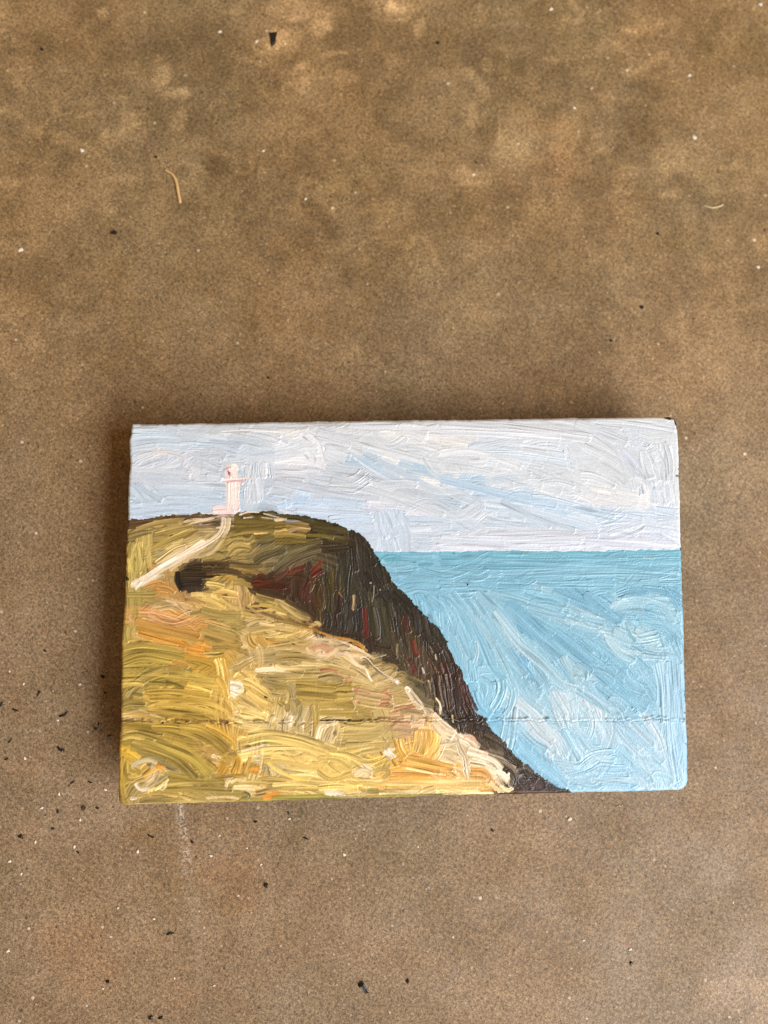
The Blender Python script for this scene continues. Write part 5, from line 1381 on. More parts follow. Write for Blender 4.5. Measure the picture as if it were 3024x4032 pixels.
# ------------------------------------------------------------------ floor: one sheet, fine in the middle
FW = 4000.0
def axis_lines(lo, hi, step):
    mid = np.arange(lo, hi + step / 2, step)
    g = [10, 30, 80, 200, 500, 1200]
    return np.r_[[-FW], [lo - a for a in g[::-1]], mid, [hi + a for a in g], [FW]]
fxs = axis_lines(-160, 160, 1.0)
fys = axis_lines(-160, 230, 1.0)
FX, FY = np.meshgrid(fxs, fys)
STAINS = [(-89.2,183.6,2.0,2.0,0.80,0.90,0),(-71.2,161.7,3.4,5.7,0.00,0.80,0),(-66.2,157.2,3.7,2.3,0.00,0.70,0),(-65.0,158.5,1.1,1.1,0.00,0.70,0),(-66.2,147.4,2.1,2.8,0.00,0.60,0),(-115.4,162.1,2.0,2.5,0.00,0.60,0),(-88.2,156.4,9.9,0.8,0.00,0.30,0),(-85.1,130.0,5.6,2.0,0.00,0.40,0),(-117.1,129.1,3.6,1.7,0.00,0.50,0),(-28.2,183.9,10.1,4.3,0.00,0.75,0),(-21.0,178.5,4.3,3.2,0.60,0.80,0),(-29.8,165.8,6.5,1.3,-0.50,0.60,0),(-28.4,158.0,3.2,4.3,0.00,0.50,0),(-35.5,170.8,5.7,5.7,0.00,0.40,0),(-16.1,170.9,5.2,1.0,-0.10,0.70,0),(-14.3,161.8,4.0,3.7,0.00,0.60,0),(-49.8,184.1,8.6,0.9,0.05,0.50,0),(-107.6,145.2,0.8,5.6,0.50,0.30,0),(-119.6,181.9,5.6,8.5,0.00,0.40,0),(-55.6,154.2,4.3,1.7,0.00,0.35,0),(-56.7,151.9,0.9,2.8,0.20,0.40,0),(-76.8,148.9,2.0,1.3,0.40,0.80,1),(-53.5,133.7,5.9,4.8,0.00,1.00,1),(-50.4,131.8,1.3,1.1,0.00,0.50,1),(-26.4,151.2,3.7,2.0,0.00,0.50,1),(-78.4,168.5,8.5,7.1,0.00,0.40,3),(-49.9,154.9,15.7,8.5,0.00,0.40,3),(-13.8,128.0,8.5,8.5,0.00,0.40,3),(-78.2,152.7,8.5,5.6,0.00,0.35,3),(-96.4,143.0,8.4,7.0,0.00,0.40,1),(-58.4,176.1,12.9,5.7,0.00,0.50,1),(-103.9,172.9,11.3,7.1,0.00,0.40,1),(-11.5,138.4,8.6,7.2,0.30,0.30,1),(-107.5,138.6,8.4,7.0,0.00,0.30,1),(-66.9,138.5,16.9,5.6,0.00,-0.20,1),(8.8,180.2,2.3,3.8,0.00,0.85,0),(0.9,186.3,3.2,2.6,0.00,0.80,0),(30.3,167.5,1.9,2.6,0.00,0.80,0),(26.5,162.3,2.0,5.0,-0.60,0.60,0),(25.2,150.4,1.9,6.5,0.15,0.50,0),(0.5,168.6,4.3,3.6,0.00,0.60,0),(65.5,156.2,5.3,2.4,0.00,0.50,0),(50.9,168.8,3.8,1.5,0.00,0.30,0),(32.9,142.1,1.2,2.9,0.00,0.50,0),(21.3,130.1,11.5,4.3,0.00,0.45,0),(49.2,142.8,16.0,11.6,0.00,0.30,0),(81.1,167.3,8.9,1.8,-0.50,0.35,0),(38.1,181.8,5.3,1.8,0.00,0.35,0),(27.7,128.6,5.8,1.2,0.00,0.40,0),(89.8,135.2,10.3,5.9,0.00,0.30,0),(27.5,145.1,8.1,7.2,0.00,0.55,1),(39.2,169.5,14.7,5.9,0.00,0.50,1),(73.0,152.2,5.0,1.2,0.10,0.60,1),(106.7,174.3,14.9,10.5,0.00,0.50,3),(79.8,141.3,10.3,5.9,0.00,0.50,1),(104.5,161.2,11.9,7.4,0.00,0.45,1),(59.3,176.5,11.8,8.9,0.00,0.30,3),(16.6,171.7,5.8,8.7,0.00,0.50,1),(21.0,120.5,15.8,4.3,0.00,0.35,3),(98.3,129.2,7.3,5.9,0.00,0.40,3),(7.2,142.9,13.0,8.6,0.00,0.30,1),(83.7,159.6,10.3,7.4,0.00,0.35,1),(89.7,106.1,11.6,5.8,0.00,0.40,3),(-19.8,110.4,3.7,21.2,-0.50,0.75,1),(-28.3,98.8,4.2,5.6,-0.50,0.40,1),(-29.0,104.6,8.4,8.4,0.00,0.25,1),(49.4,147.7,8.0,4.4,0.00,0.45,2),(51.1,134.6,8.7,8.7,0.00,0.45,2),(37.1,127.9,4.3,4.3,0.00,0.35,2),(64.3,155.8,3.5,2.1,0.00,0.40,2),(-50.5,-77.3,11.8,15.7,0.00,0.35,2),(-107.9,-61.6,7.8,6.5,0.30,0.40,2),(-76.7,-63.7,9.1,5.2,0.00,0.30,2),(-91.9,-93.6,14.1,11.6,0.00,0.35,2),(-57.1,-74.5,7.8,7.8,0.00,0.20,2),(-60.9,-110.8,11.6,5.2,0.00,0.35,2),(-0.9,-99.1,18.4,7.9,0.00,0.30,2),(-101.3,-73.2,6.5,11.6,0.40,0.45,3),(-61.0,-83.3,15.6,7.8,0.20,0.30,3),(-72.8,-62.6,7.9,5.2,0.00,0.35,3),(-24.1,-69.1,26.5,7.9,0.00,0.20,3),(15.7,-72.9,26.7,8.0,0.00,0.20,3),(27.1,-92.4,5.3,4.0,0.00,0.40,1),(52.2,-66.2,8.1,5.4,0.00,0.35,1),(69.2,-80.9,8.1,6.8,0.00,0.25,1),(78.7,-105.6,10.7,4.0,0.20,0.30,1),(91.7,-113.6,10.8,10.8,0.00,0.30,0),(48.6,-88.0,8.0,6.7,0.00,0.25,1),(-111.3,-24.0,5.3,7.9,0.00,0.25,2),(-96.8,-23.0,6.6,4.0,0.50,0.30,3),(-108.3,-42.3,9.1,5.2,0.00,0.35,2),(57.0,-49.3,4.1,6.8,0.00,0.20,1),(94.6,-15.3,5.6,5.6,0.00,0.20,1),(103.4,40.0,8.6,14.3,0.00,0.20,0),(90.7,68.8,11.5,11.5,0.00,0.20,0),(-105.2,85.0,10.9,8.2,0.00,0.25,0),(-116.0,76.6,5.4,8.2,0.00,0.30,0),(-86.1,93.4,8.3,5.5,0.00,0.20,1),(86.3,124.7,4.4,2.0,0.00,0.30,0)]      # x, y, rx, ry, angle, amount, kind (0 pale, 1 dark, 2 reddish, 3 greenish)
r2 = np.random.default_rng(21)
wx = smooth2(*FX.shape, 14, 14, r2) * .22 + smooth2(*FX.shape, 5, 5, r2) * .16
wy = smooth2(*FX.shape, 14, 14, r2) * .22 + smooth2(*FX.shape, 5, 5, r2) * .16
pat = smooth2(*FX.shape, 4, 4, r2) * .5 + smooth2(*FX.shape, 9, 9, r2) * .5
ST = np.ones(FX.shape + (3,))
# slab behind the panel: patchy old stains, yellower tint; bluer tint in front
up = np.clip((FY - 20) / 110, 0, 1)
up = up * up * (3 - 2 * up)
patch = smooth2(*FX.shape, 9, 9, r2) * .40 + smooth2(*FX.shape, 22, 22, r2) * .24 + smooth2(*FX.shape, 4, 4, r2) * .38 + smooth2(*FX.shape, 2, 2, r2) * .25
vein = np.clip(1 - np.abs(smooth2(*FX.shape, 13, 13, r2) + .5 * smooth2(*FX.shape, 5, 5, r2)) * 4.5, 0, 1) * np.clip(smooth2(*FX.shape, 20, 20, r2) - .1, 0, 1)
low = np.clip((20 - FY) / 80, 0, 1)
patch = np.tanh(patch * 1.1)
tint = smooth2(*FX.shape, 30, 30, r2)
for k, yl in enumerate((1.0, .97, .84)):
    ST[..., k] *= (1 + .55 * vein * (.15 + .85 * up)) * (1 + ((1.0, 1.01, 1.08)[k] - 1) * low) * (1 + (yl - 1) * up) * (1 + (.07 + .17 * up) * patch) * (1 + (.05, .01, -.03)[k] * np.tanh(tint))
KINDS = [(1.80, 1.82, 1.90), (.66, .63, .55), (1.10, .93, .82), (.90, .92, .78)]
for sx, sy, rx, ry, an, amt, kd in STAINS:
    ca, sa = math.cos(an), math.sin(an)
    dx, dy = FX - sx, FY - sy
    a_ = (dx * ca - dy * sa) / rx + wx * 1.2
    b_ = (dx * sa + dy * ca) / ry + wy * 1.2
    m_ = np.clip((1.12 - np.hypot(a_, b_) + .38 * pat) * (1.7 if kd == 0 else 1.15), 0, 1)
    m_ = m_ * m_ * (3 - 2 * m_) * amt
    for k in range(3):
        ST[..., k] *= 1 + (KINDS[kd][k] - 1) * m_
SCUFF = [(-65.1,-56.1),(-64.8,-59.6),(-64.1,-64.1),(-63.5,-69.2),(-63.1,-74.3),(-62.0,-78.2),(-59.6,-102.1),(-58.9,-114.5)]
sc_x = np.interp(-FY, [-p[1] for p in SCUFF], [p[0] for p in SCUFF])
sc_w = np.where((FY < SCUFF[0][1] + 2) & (FY > SCUFF[-1][1]), 1.0, 0) * np.interp(-FY, [-SCUFF[0][1], -SCUFF[4][1], -SCUFF[5][1], -SCUFF[-1][1]], [1, .8, .25, .15])
scuff = np.exp(-((FX - sc_x) / 1.3) ** 2) * sc_w

def floor_material():
    m, nt, b = new_mat("concrete")
    L = nt.links.new
    tc0 = node(nt, 'ShaderNodeTexCoord')
    tc = node(nt, 'ShaderNodeMapping')
    tc.inputs['Rotation'].default_value = (.53, .37, .71)
    nt.links.new(tc0.outputs['Object'], tc.inputs['Vector'])
    def noise(scale, detail=3, rough=.5, dist=0):
        n = node(nt, 'ShaderNodeTexNoise')
        n.inputs['Scale'].default_value = scale; n.inputs['Detail'].default_value = detail
        n.inputs['Roughness'].default_value = rough; n.inputs['Distortion'].default_value = dist
        L(tc.outputs['Vector'], n.inputs['Vector'])
        return n
    def remap(sock, a, b_, c, d):
        n = node(nt, 'ShaderNodeMapRange')
        for k, x in zip(('From Min', 'From Max', 'To Min', 'To Max'), (a, b_, c, d)):
            n.inputs[k].default_value = x
        L(sock, n.inputs['Value'])
        return n.outputs['Result']
    def math_(op, a, b_):
        n = node(nt, 'ShaderNodeMath', operation=op)
        for i, x in enumerate((a, b_)):
            if isinstance(x, (int, float)):
                n.inputs[i].default_value = x
            else:
                L(x, n.inputs[i])
        return n.outputs[0]
    def mix(fac, a, b_, mode='MIX'):
        n = node(nt, 'ShaderNodeMix', data_type='RGBA', blend_type=mode)
        if isinstance(fac, (int, float)):
            n.inputs[0].default_value = fac
        else:
            L(fac, n.inputs[0])
        for i, x in ((6, a), (7, b_)):
            if isinstance(x, tuple):
                n.inputs[i].default_value = x + (1,)
            else:
                L(x, n.inputs[i])
        return n.outputs[2]
    base = mix(remap(noise(28, 5, .6, .6).outputs['Fac'], .35, .66, 0, 1), FLOOR_A, FLOOR_B)
    base = mix(remap(noise(75, 4, .6).outputs['Fac'], .42, .7, 0, .55), base, FLOOR_C)
    # cement paste and sand grains
    g1 = remap(noise(1150, 3, .7).outputs['Fac'], .32, .68, .58, 1.40)
    g2 = remap(noise(2300, 2, .6).outputs['Fac'], .3, .7, .78, 1.22)
    gm = math_('MULTIPLY', g1, g2)
    vm = node(nt, 'ShaderNodeVectorMath', operation='SCALE')
    L(base, vm.inputs[0]); L(gm, vm.inputs['Scale'])
    col = vm.outputs['Vector']
    def specks(scale, keep, size, color, strength, soft=.10):
        nonlocal col
        vo = node(nt, 'ShaderNodeTexVoronoi')
        vo.inputs['Scale'].default_value = scale
        L(tc.outputs['Vector'], vo.inputs['Vector'])
        sep = node(nt, 'ShaderNodeSeparateColor')
        L(vo.outputs['Color'], sep.inputs[0])
        pick = math_('LESS_THAN', sep.outputs[0], keep)
        rad = remap(sep.outputs[1], 0, 1, size * .5, size)
        inn = remap(math_('SUBTRACT', rad, vo.outputs['Distance']), 0, soft, 0, 1)
        f = math_('MULTIPLY', math_('MULTIPLY', pick, inn), remap(sep.outputs[2], 0, 1, strength * .45, strength))
        col = mix(f, col, color)
    specks(1250, .26, .44, (.065, .042, .022), .62)
    specks(700, .12, .34, (.050, .034, .019), .75)
    specks(330, .05, .22, (.030, .023, .016), .85)
    specks(820, .22, .34, (.56, .43, .30), .6)
    specks(340, .075, .20, (.70, .60, .47), .85, .05)
    specks(210, .05, .22, (.30, .12, .04), .6)
    sa = node(nt, 'ShaderNodeAttribute', attribute_name="stain")
    col = mix(1.0, col, sa.outputs['Color'], 'MULTIPLY')
    sc = node(nt, 'ShaderNodeAttribute', attribute_name="scuff")
    fs = math_('MULTIPLY', sc.outputs['Fac'], remap(noise(1300, 4, .7).outputs['Fac'], .48, .62, 0, 1))
    col = mix(fs, col, (.62, .54, .44))
    L(col, b.inputs['Base Color'])
    L(remap(noise(60, 4).outputs['Fac'], .3, .7, .5, .72), b.inputs['Roughness'])
    b.inputs['Specular IOR Level'].default_value = .35
    bp = node(nt, 'ShaderNodeBump')
    bp.inputs['Strength'].default_value = .5; bp.inputs['Distance'].default_value = .00025
    L(math_('ADD', noise(900, 4, .6).outputs['Fac'], math_('MULTIPLY', noise(120, 3).outputs['Fac'], 1.5)), bp.inputs['Height'])
    L(bp.outputs['Normal'], b.inputs['Normal'])
    return m
FLOOR_A = (.212, .136, .065)
FLOOR_B = (.266, .178, .095)
FLOOR_C = (.300, .208, .117)

def grid_mesh(name, X, Y, Z, mat):
    ny, nx = X.shape
    q = np.arange(nx * ny).reshape(ny, nx)
    F = np.stack([q[:-1, :-1], q[:-1, 1:], q[1:, 1:], q[1:, :-1]], -1).reshape(-1, 4)
    return np_mesh(name, np.stack([X, Y, Z], -1).reshape(-1, 3) * MM, F, mat)

def np_mesh(name, Vv, F, mat):
    me = bpy.data.meshes.new(name)
    me.vertices.add(len(Vv)); me.vertices.foreach_set('co', Vv.astype(np.float32).ravel())
    me.loops.add(F.size); me.loops.foreach_set('vertex_index', F.astype(np.int32).ravel())
    me.polygons.add(len(F))
    me.polygons.foreach_set('loop_start', np.arange(0, F.size, 4, dtype=np.int32))
    me.polygons.foreach_set('use_smooth', np.ones(len(F), bool))
    me.update(calc_edges=True)
    me.materials.append(mat)
    return me

me = grid_mesh("floor", FX, FY, np.zeros_like(FX), floor_material())
ca_ = me.attributes.new("stain", 'FLOAT_COLOR', 'POINT')
ca_.data.foreach_set('color', np.concatenate([ST, np.ones(FX.shape + (1,))], -1).astype(np.float32).ravel())
cs_ = me.attributes.new("scuff", 'FLOAT', 'POINT')
cs_.data.foreach_set('value', scuff.astype(np.float32).ravel())
floor = bpy.data.objects.new("floor", me)
C.objects.link(floor)
tag(floor, "brown speckled concrete floor with pale and dark mottled stains", "floor", kind='structure')

# ------------------------------------------------------------------ the painting
root = bpy.data.objects.new("painting", None)
root.empty_display_size = .02
C.objects.link(root)
tag(root, "small thick oil painting of a lighthouse on a sea cliff lying on the concrete floor", "painting")

PARTS = [("painted_sky", "pale blue grey and white painted sky"),
         ("painted_sea", "light turquoise painted sea with white swept strokes"),
         ("painted_hillside", "yellow ochre and olive painted grassy hillside"),
         ("painted_cliff", "dark brown and black painted cliff face with red streaks"),
         ("painted_path", "cream painted footpath running up to the lighthouse"),
         ("painted_lighthouse", "small pinkish white painted lighthouse with red gallery")]
for k, (nm_, lb_) in enumerate(PARTS):
    F = Q[QID == k]
    used, inv = np.unique(F, return_inverse=True)
    pm = np_mesh(nm_, VERT[used], inv.reshape(F.shape), OIL)
    at_ = pm.attributes.new("pigment", 'FLOAT_COLOR', 'POINT')
    at_.data.foreach_set('color', np.concatenate([VCF[used], np.ones((len(used), 1))], 1).astype(np.float32).ravel())
    pm.normals_split_custom_set_from_vertices(NRM[used].astype(np.float32))
    po = bpy.data.objects.new(nm_, pm)
    C.objects.link(po)
    po.parent = root
    po['label'] = lb_

# wooden panel under the paint: the outline extruded down to the floor
def outline(inset, n=160):
    a = np.linspace(0, 1, n, endpoint=False)
    U_ = np.concatenate([a, np.ones(n), 1 - a, np.zeros(n)])
    V_ = np.concatenate([np.zeros(n), a, np.ones(n), 1 - a])
    U_ = .5 + (U_ - .5) * (1 - 2 * inset / 152); V_ = .5 + (V_ - .5) * (1 - 2 * inset / 102)
    return np.stack(warp(*corner_round(U_, V_)), 1)
rings = [(.7, .05), (.25, .5), (.12, 2.0), (.12, T - 3.5), (.10, T - rim - .45), (.5, T - rim - .2)]
vs, fs = [], []
for ins, z in rings:
    o_ = outline(ins)
    vs += [(x * MM, y * MM, z * MM) for x, y in o_]
nn = len(o_)
for r_ in range(len(rings) - 1):
    for i in range(nn):
        j = (i + 1) % nn
        fs.append((r_ * nn + i, r_ * nn + j, (r_ + 1) * nn + j, (r_ + 1) * nn + i))
fs.append(tuple(range(nn - 1, -1, -1)))
fs.append(tuple(range((len(rings) - 1) * nn, len(rings) * nn)))
pm = bpy.data.meshes.new("wooden_panel")
pm.from_pydata(vs, [], fs)
pm.materials.append(side_material())
po = bpy.data.objects.new("wooden_panel", pm)
C.objects.link(po); po.parent = root
po['label'] = "dark primed wooden board under the paint"

# ------------------------------------------------------------------ loose debris on the floor
CHIPS = [
('black four sided chip near the top edge, largest dark piece above the painting',[(-38.05,177.39),(-37.19,177.54),(-35.60,177.86),(-35.90,175.87),(-36.35,173.58),(-36.78,173.42),(-37.22,172.81),(-37.50,173.57),(-37.78,175.56)],0.5),
('glossy black pointed flake with a pale glint, largest dark flake below the painting',[(-15.05,-106.93),(-14.50,-106.73),(-13.86,-106.01),(-13.41,-106.51),(-12.80,-107.46),(-12.13,-109.19),(-12.67,-109.10),(-12.99,-109.38),(-13.21,-108.85),(-14.21,-107.85)],0.9),
('small round black crumb above the left corner of the painting, below the straw',[(-84.43,113.18),(-84.69,112.63),(-85.48,112.65),(-86.38,112.79),(-85.91,113.58),(-85.59,113.71),(-84.85,113.73)],0.7),
('black bent chip shaped like a short boot, left of the painting in its shadow edge',[(-100.00,-38.98),(-99.54,-38.99),(-99.32,-39.41),(-98.68,-39.70),(-97.92,-39.66),(-97.87,-40.08),(-98.24,-40.63),(-98.78,-40.37),(-99.73,-39.88)],0.5),
('dark crooked shred with a curved tail, left of the painting above the boot shaped chip',[(-99.78,-30.37),(-99.25,-30.07),(-98.51,-30.05),(-97.98,-29.95),(-97.35,-29.44),(-96.89,-29.18),(-96.97,-29.54),(-97.66,-30.21),(-98.40,-30.45),(-99.45,-30.74)],0.4),
('thin dark sliver lying flat near the left edge of the photo beside the painting',[(-113.14,-28.15),(-112.62,-28.02),(-111.87,-28.20),(-110.87,-28.86),(-111.44,-28.76),(-112.39,-28.53)],0.3),
('black shard cut off by the left edge of the photo',[(-116.86,-27.01),(-116.13,-26.60),(-115.82,-26.13),(-115.49,-26.14),(-115.52,-26.72),(-116.22,-27.34),(-116.85,-27.54)],0.4),
('dark wedge shaped flake with a drawn out lower tip, left of the painting',[(-105.68,-23.05),(-104.92,-23.13),(-105.08,-23.59),(-105.50,-24.11),(-105.70,-24.74),(-105.83,-24.63),(-105.75,-23.90)],0.3),
('short slanted dark sliver near the left edge, level with the lower part of the painting',[(-114.02,-37.51),(-113.48,-37.06),(-112.91,-36.41),(-112.82,-36.58),(-113.23,-37.28),(-113.72,-37.64)],0.3),
('small dark hooked crumb near the left edge, lowest of those left of the painting',[(-114.80,-42.25),(-114.33,-41.95),(-113.76,-41.73),(-113.72,-42.07),(-114.21,-42.37),(-114.63,-42.46)],0.4),
('small dark pointed speck in the shadow beside the left side of the painting',[(-89.83,-33.99),(-89.23,-33.86),(-88.49,-34.13),(-88.91,-34.64),(-89.33,-34.48)],0.4),
('tiny upright dark splinter in the shadow beside the left side of the painting',[(-88.52,-33.18),(-88.44,-32.44),(-88.19,-32.51),(-88.26,-33.33)],0.3),
('dim flat sliver in the shadow closest to the left side of the painting',[(-86.06,-36.50),(-85.28,-36.14),(-84.58,-36.16),(-84.96,-36.45),(-85.81,-36.59)],0.3),
('round dark crumb in the middle of the shadow left of the painting',[(-86.94,-19.91),(-87.51,-19.75),(-87.92,-19.57),(-87.91,-19.09),(-87.41,-19.01),(-86.81,-19.20),(-86.93,-19.50)],0.5),
('smaller round dark crumb in the shadow left of the painting, below its larger twin',[(-86.86,-24.32),(-86.92,-24.11),(-87.06,-23.79),(-86.65,-23.67),(-86.29,-23.92),(-86.19,-24.14),(-86.48,-24.45)],0.4),
('thin slanted dark sliver left of the lower left corner of the painting',[(-96.22,-49.36),(-95.59,-48.90),(-94.84,-48.65),(-94.96,-48.98),(-95.69,-49.42),(-96.05,-49.53)],0.3),
('dark eyelid shaped sliver just left of the lower left corner of the painting',[(-91.34,-48.91),(-90.75,-48.82),(-89.90,-49.41),(-90.42,-49.46)],0.35),
('dark squat crumb left of the painting, topmost of the dark bits there',[(-104.33,-11.50),(-104.02,-11.33),(-103.48,-11.83),(-103.62,-12.11),(-104.01,-12.04)],0.4),
('black arrowhead chip lower left of the painting, near the left edge of the photo',[(-110.69,-63.56),(-110.01,-63.20),(-109.29,-63.19),(-109.20,-64.34),(-109.65,-63.99),(-110.34,-63.90)],0.5),
('brown crumb just below and left of the lower left corner of the painting',[(-92.86,-56.09),(-92.10,-55.64),(-91.58,-56.26),(-92.02,-56.79),(-92.71,-56.91)],0.6),
('black crumb right of the brown crumb under the lower left corner',[(-88.92,-56.40),(-88.37,-56.01),(-87.88,-56.43),(-88.29,-56.83)],0.5),
('dark narrow pointed crumb below the lower left corner, leftmost of the three there',[(-99.93,-57.32),(-99.53,-56.45),(-99.18,-57.00),(-99.38,-57.53)],0.4),
('dark curved sliver lower left, right of the arrowhead chip',[(-101.44,-61.53),(-100.45,-61.49),(-100.34,-61.90),(-101.12,-62.01)],0.3),
('small black crumb beside a white grain at the lower left',[(-94.14,-68.21),(-93.66,-68.16),(-93.24,-68.71),(-93.65,-68.83)],0.35),
('long thin dark sliver below the left part of the painting, left of the white scuff',[(-74.28,-63.90),(-73.38,-64.44),(-72.27,-64.87),(-72.68,-65.20),(-73.90,-64.62)],0.25),
('black crumb right beside the white scuff line under the painting',[(-62.04,-66.61),(-61.73,-66.01),(-61.10,-66.72),(-61.49,-67.01)],0.5),
('black triangular crumb in the middle below the painting',[(-41.47,-79.22),(-40.77,-78.49),(-40.14,-78.58),(-40.15,-79.71),(-40.77,-79.70)],0.6),
('dark gull wing shaped shred at the lower left centre',[(-68.77,-91.86),(-68.26,-91.18),(-67.47,-90.94),(-66.37,-91.38),(-67.47,-91.61),(-68.26,-91.71)],0.3),
('dark flat seed like speck just below the bottom edge of the painting',[(-44.27,-61.44),(-43.60,-61.19),(-43.02,-61.51),(-43.57,-61.80)],0.35),
('small upright black speck touching the floor under the middle of the bottom edge',[(-34.42,-58.99),(-34.11,-58.85),(-33.87,-59.47),(-34.19,-59.77)],0.35),
('thin slanted dark sliver right of the upright speck below the painting',[(-30.47,-66.09),(-29.49,-66.11),(-28.43,-66.83),(-29.30,-66.73)],0.25),
('round black crumb near the bottom of the photo at the left',[(-84.66,-104.15),(-85.15,-104.00),(-85.51,-103.86),(-85.50,-103.45),(-85.06,-103.39),(-84.55,-103.55),(-84.65,-103.81)],0.6),
('black crumb at the bottom edge of the photo, left one of a close pair',[(-73.70,-113.94),(-73.23,-113.43),(-72.75,-113.19),(-72.34,-113.40),(-72.41,-113.98),(-73.08,-114.35)],0.5),
('dark crumb at the bottom edge of the photo, right one of a close pair',[(-71.05,-114.16),(-70.54,-113.72),(-69.63,-113.43),(-69.83,-114.08),(-70.54,-114.31)],0.4),
('dark brown crumb at the bottom right of centre, right of the glossy flake',[(-1.43,-106.61),(-0.82,-105.87),(-0.42,-106.64),(-1.06,-107.12)],0.6),
('dark brown crumb below the cliff end of the bottom edge of the painting',[(24.22,-66.14),(24.16,-65.94),(24.03,-65.62),(24.46,-65.51),(24.81,-65.75),(24.90,-65.97),(24.60,-66.28)],0.4),
('dark crumb with a pale rim at the lower right of the floor',[(62.63,-103.86),(63.18,-103.22),(63.59,-103.72),(63.04,-104.53)],0.5),
('small dark speck right of the painting top, level with the blurred floor above',[(75.69,88.14),(75.09,88.31),(74.65,88.50),(74.69,89.03),(75.24,89.13),(75.88,88.93),(75.73,88.59)],0.5),
('small dark speck above the right part of the top edge of the painting',[(65.08,77.99),(65.03,78.22),(64.89,78.57),(65.35,78.71),(65.72,78.45),(65.82,78.20),(65.49,77.85)],0.4),
('small dark speck at upper right, highest of the row above the painting',[(80.94,112.00),(81.17,112.33),(81.55,112.58),(81.77,112.23),(82.08,111.94),(81.59,111.55),(81.17,111.64)],0.4),
('small dark speck in the shadow right above the top edge of the painting',[(-39.44,67.89),(-39.28,68.12),(-39.03,68.29),(-38.86,68.05),(-38.63,67.84),(-38.97,67.56),(-39.27,67.63)],0.4),
('tiny dark speck above the straw, beside its bent end',[(-72.60,136.63),(-73.06,136.76),(-73.41,136.91),(-73.40,137.33),(-72.98,137.41),(-72.49,137.26),(-72.59,136.99)],0.4),
('tiny dark speck near the upper left corner of the photo',[(-107.55,171.35),(-108.12,171.51),(-108.53,171.68),(-108.53,172.19),(-108.03,172.30),(-107.44,172.11),(-107.55,171.78)],0.4),
('tiny dark speck near the top middle right of the large black chip',[(15.01,173.86),(14.46,174.02),(14.06,174.18),(14.09,174.68),(14.58,174.79),(15.16,174.61),(15.04,174.29)],0.4)]
chip_mats = [simple_mat("charred_chip", (.012, .010, .009), .38, .5, .5), simple_mat("dull_chip", (.020, .015, .011), .6, .3, .5)]
BROWN = simple_mat("brown_crumb", (.055, .028, .012), .6, .3, .4)
rc = np.random.default_rng(5)
for i, (lb, pts, hgt) in enumerate(CHIPS):
    P = np.array(pts)
    c0 = P.mean(0)
    P = P - c0
    if np.sum(P[:, 0] * np.roll(P[:, 1], -1) - np.roll(P[:, 0], -1) * P[:, 1]) < 0:
        P = P[::-1]
    n = len(P)
    tilt = rc.normal(size=2) * .05
    vs = [(x * .94 * MM, y * .94 * MM, .01 * MM) for x, y in P]
    vs += [(x * MM, y * MM, max(.06, hgt * (.5 + .3 * rc.random()) + x * tilt[0] + y * tilt[1]) * MM) for x, y in P]
    vs += [(x * .62 * MM, y * .62 * MM, max(.1, hgt * (.85 + .3 * rc.random()) + x * tilt[0] + y * tilt[1]) * MM) for x, y in P]
    fs = [tuple(range(n - 1, -1, -1)), tuple(range(2 * n, 3 * n))]
    for a in range(2):
        for k in range(n):
            j = (k + 1) % n
            fs.append((a * n + k, a * n + j, (a + 1) * n + j, (a + 1) * n + k))
    nm_ = "dark_chip" if hgt >= .45 else "dark_speck"
    pm = bpy.data.meshes.new(nm_)
    pm.from_pydata(vs, [], fs)
    pm.materials.append(BROWN if 'brown' in lb else chip_mats[0 if i < 4 else i % 2])
    po = bpy.data.objects.new(nm_, pm)
    po.location = (c0[0] * MM, c0[1] * MM, 0)
    C.objects.link(po)
    tag(po, lb, "chip" if hgt >= .45 else "speck", "dark chips and specks scattered on the floor")

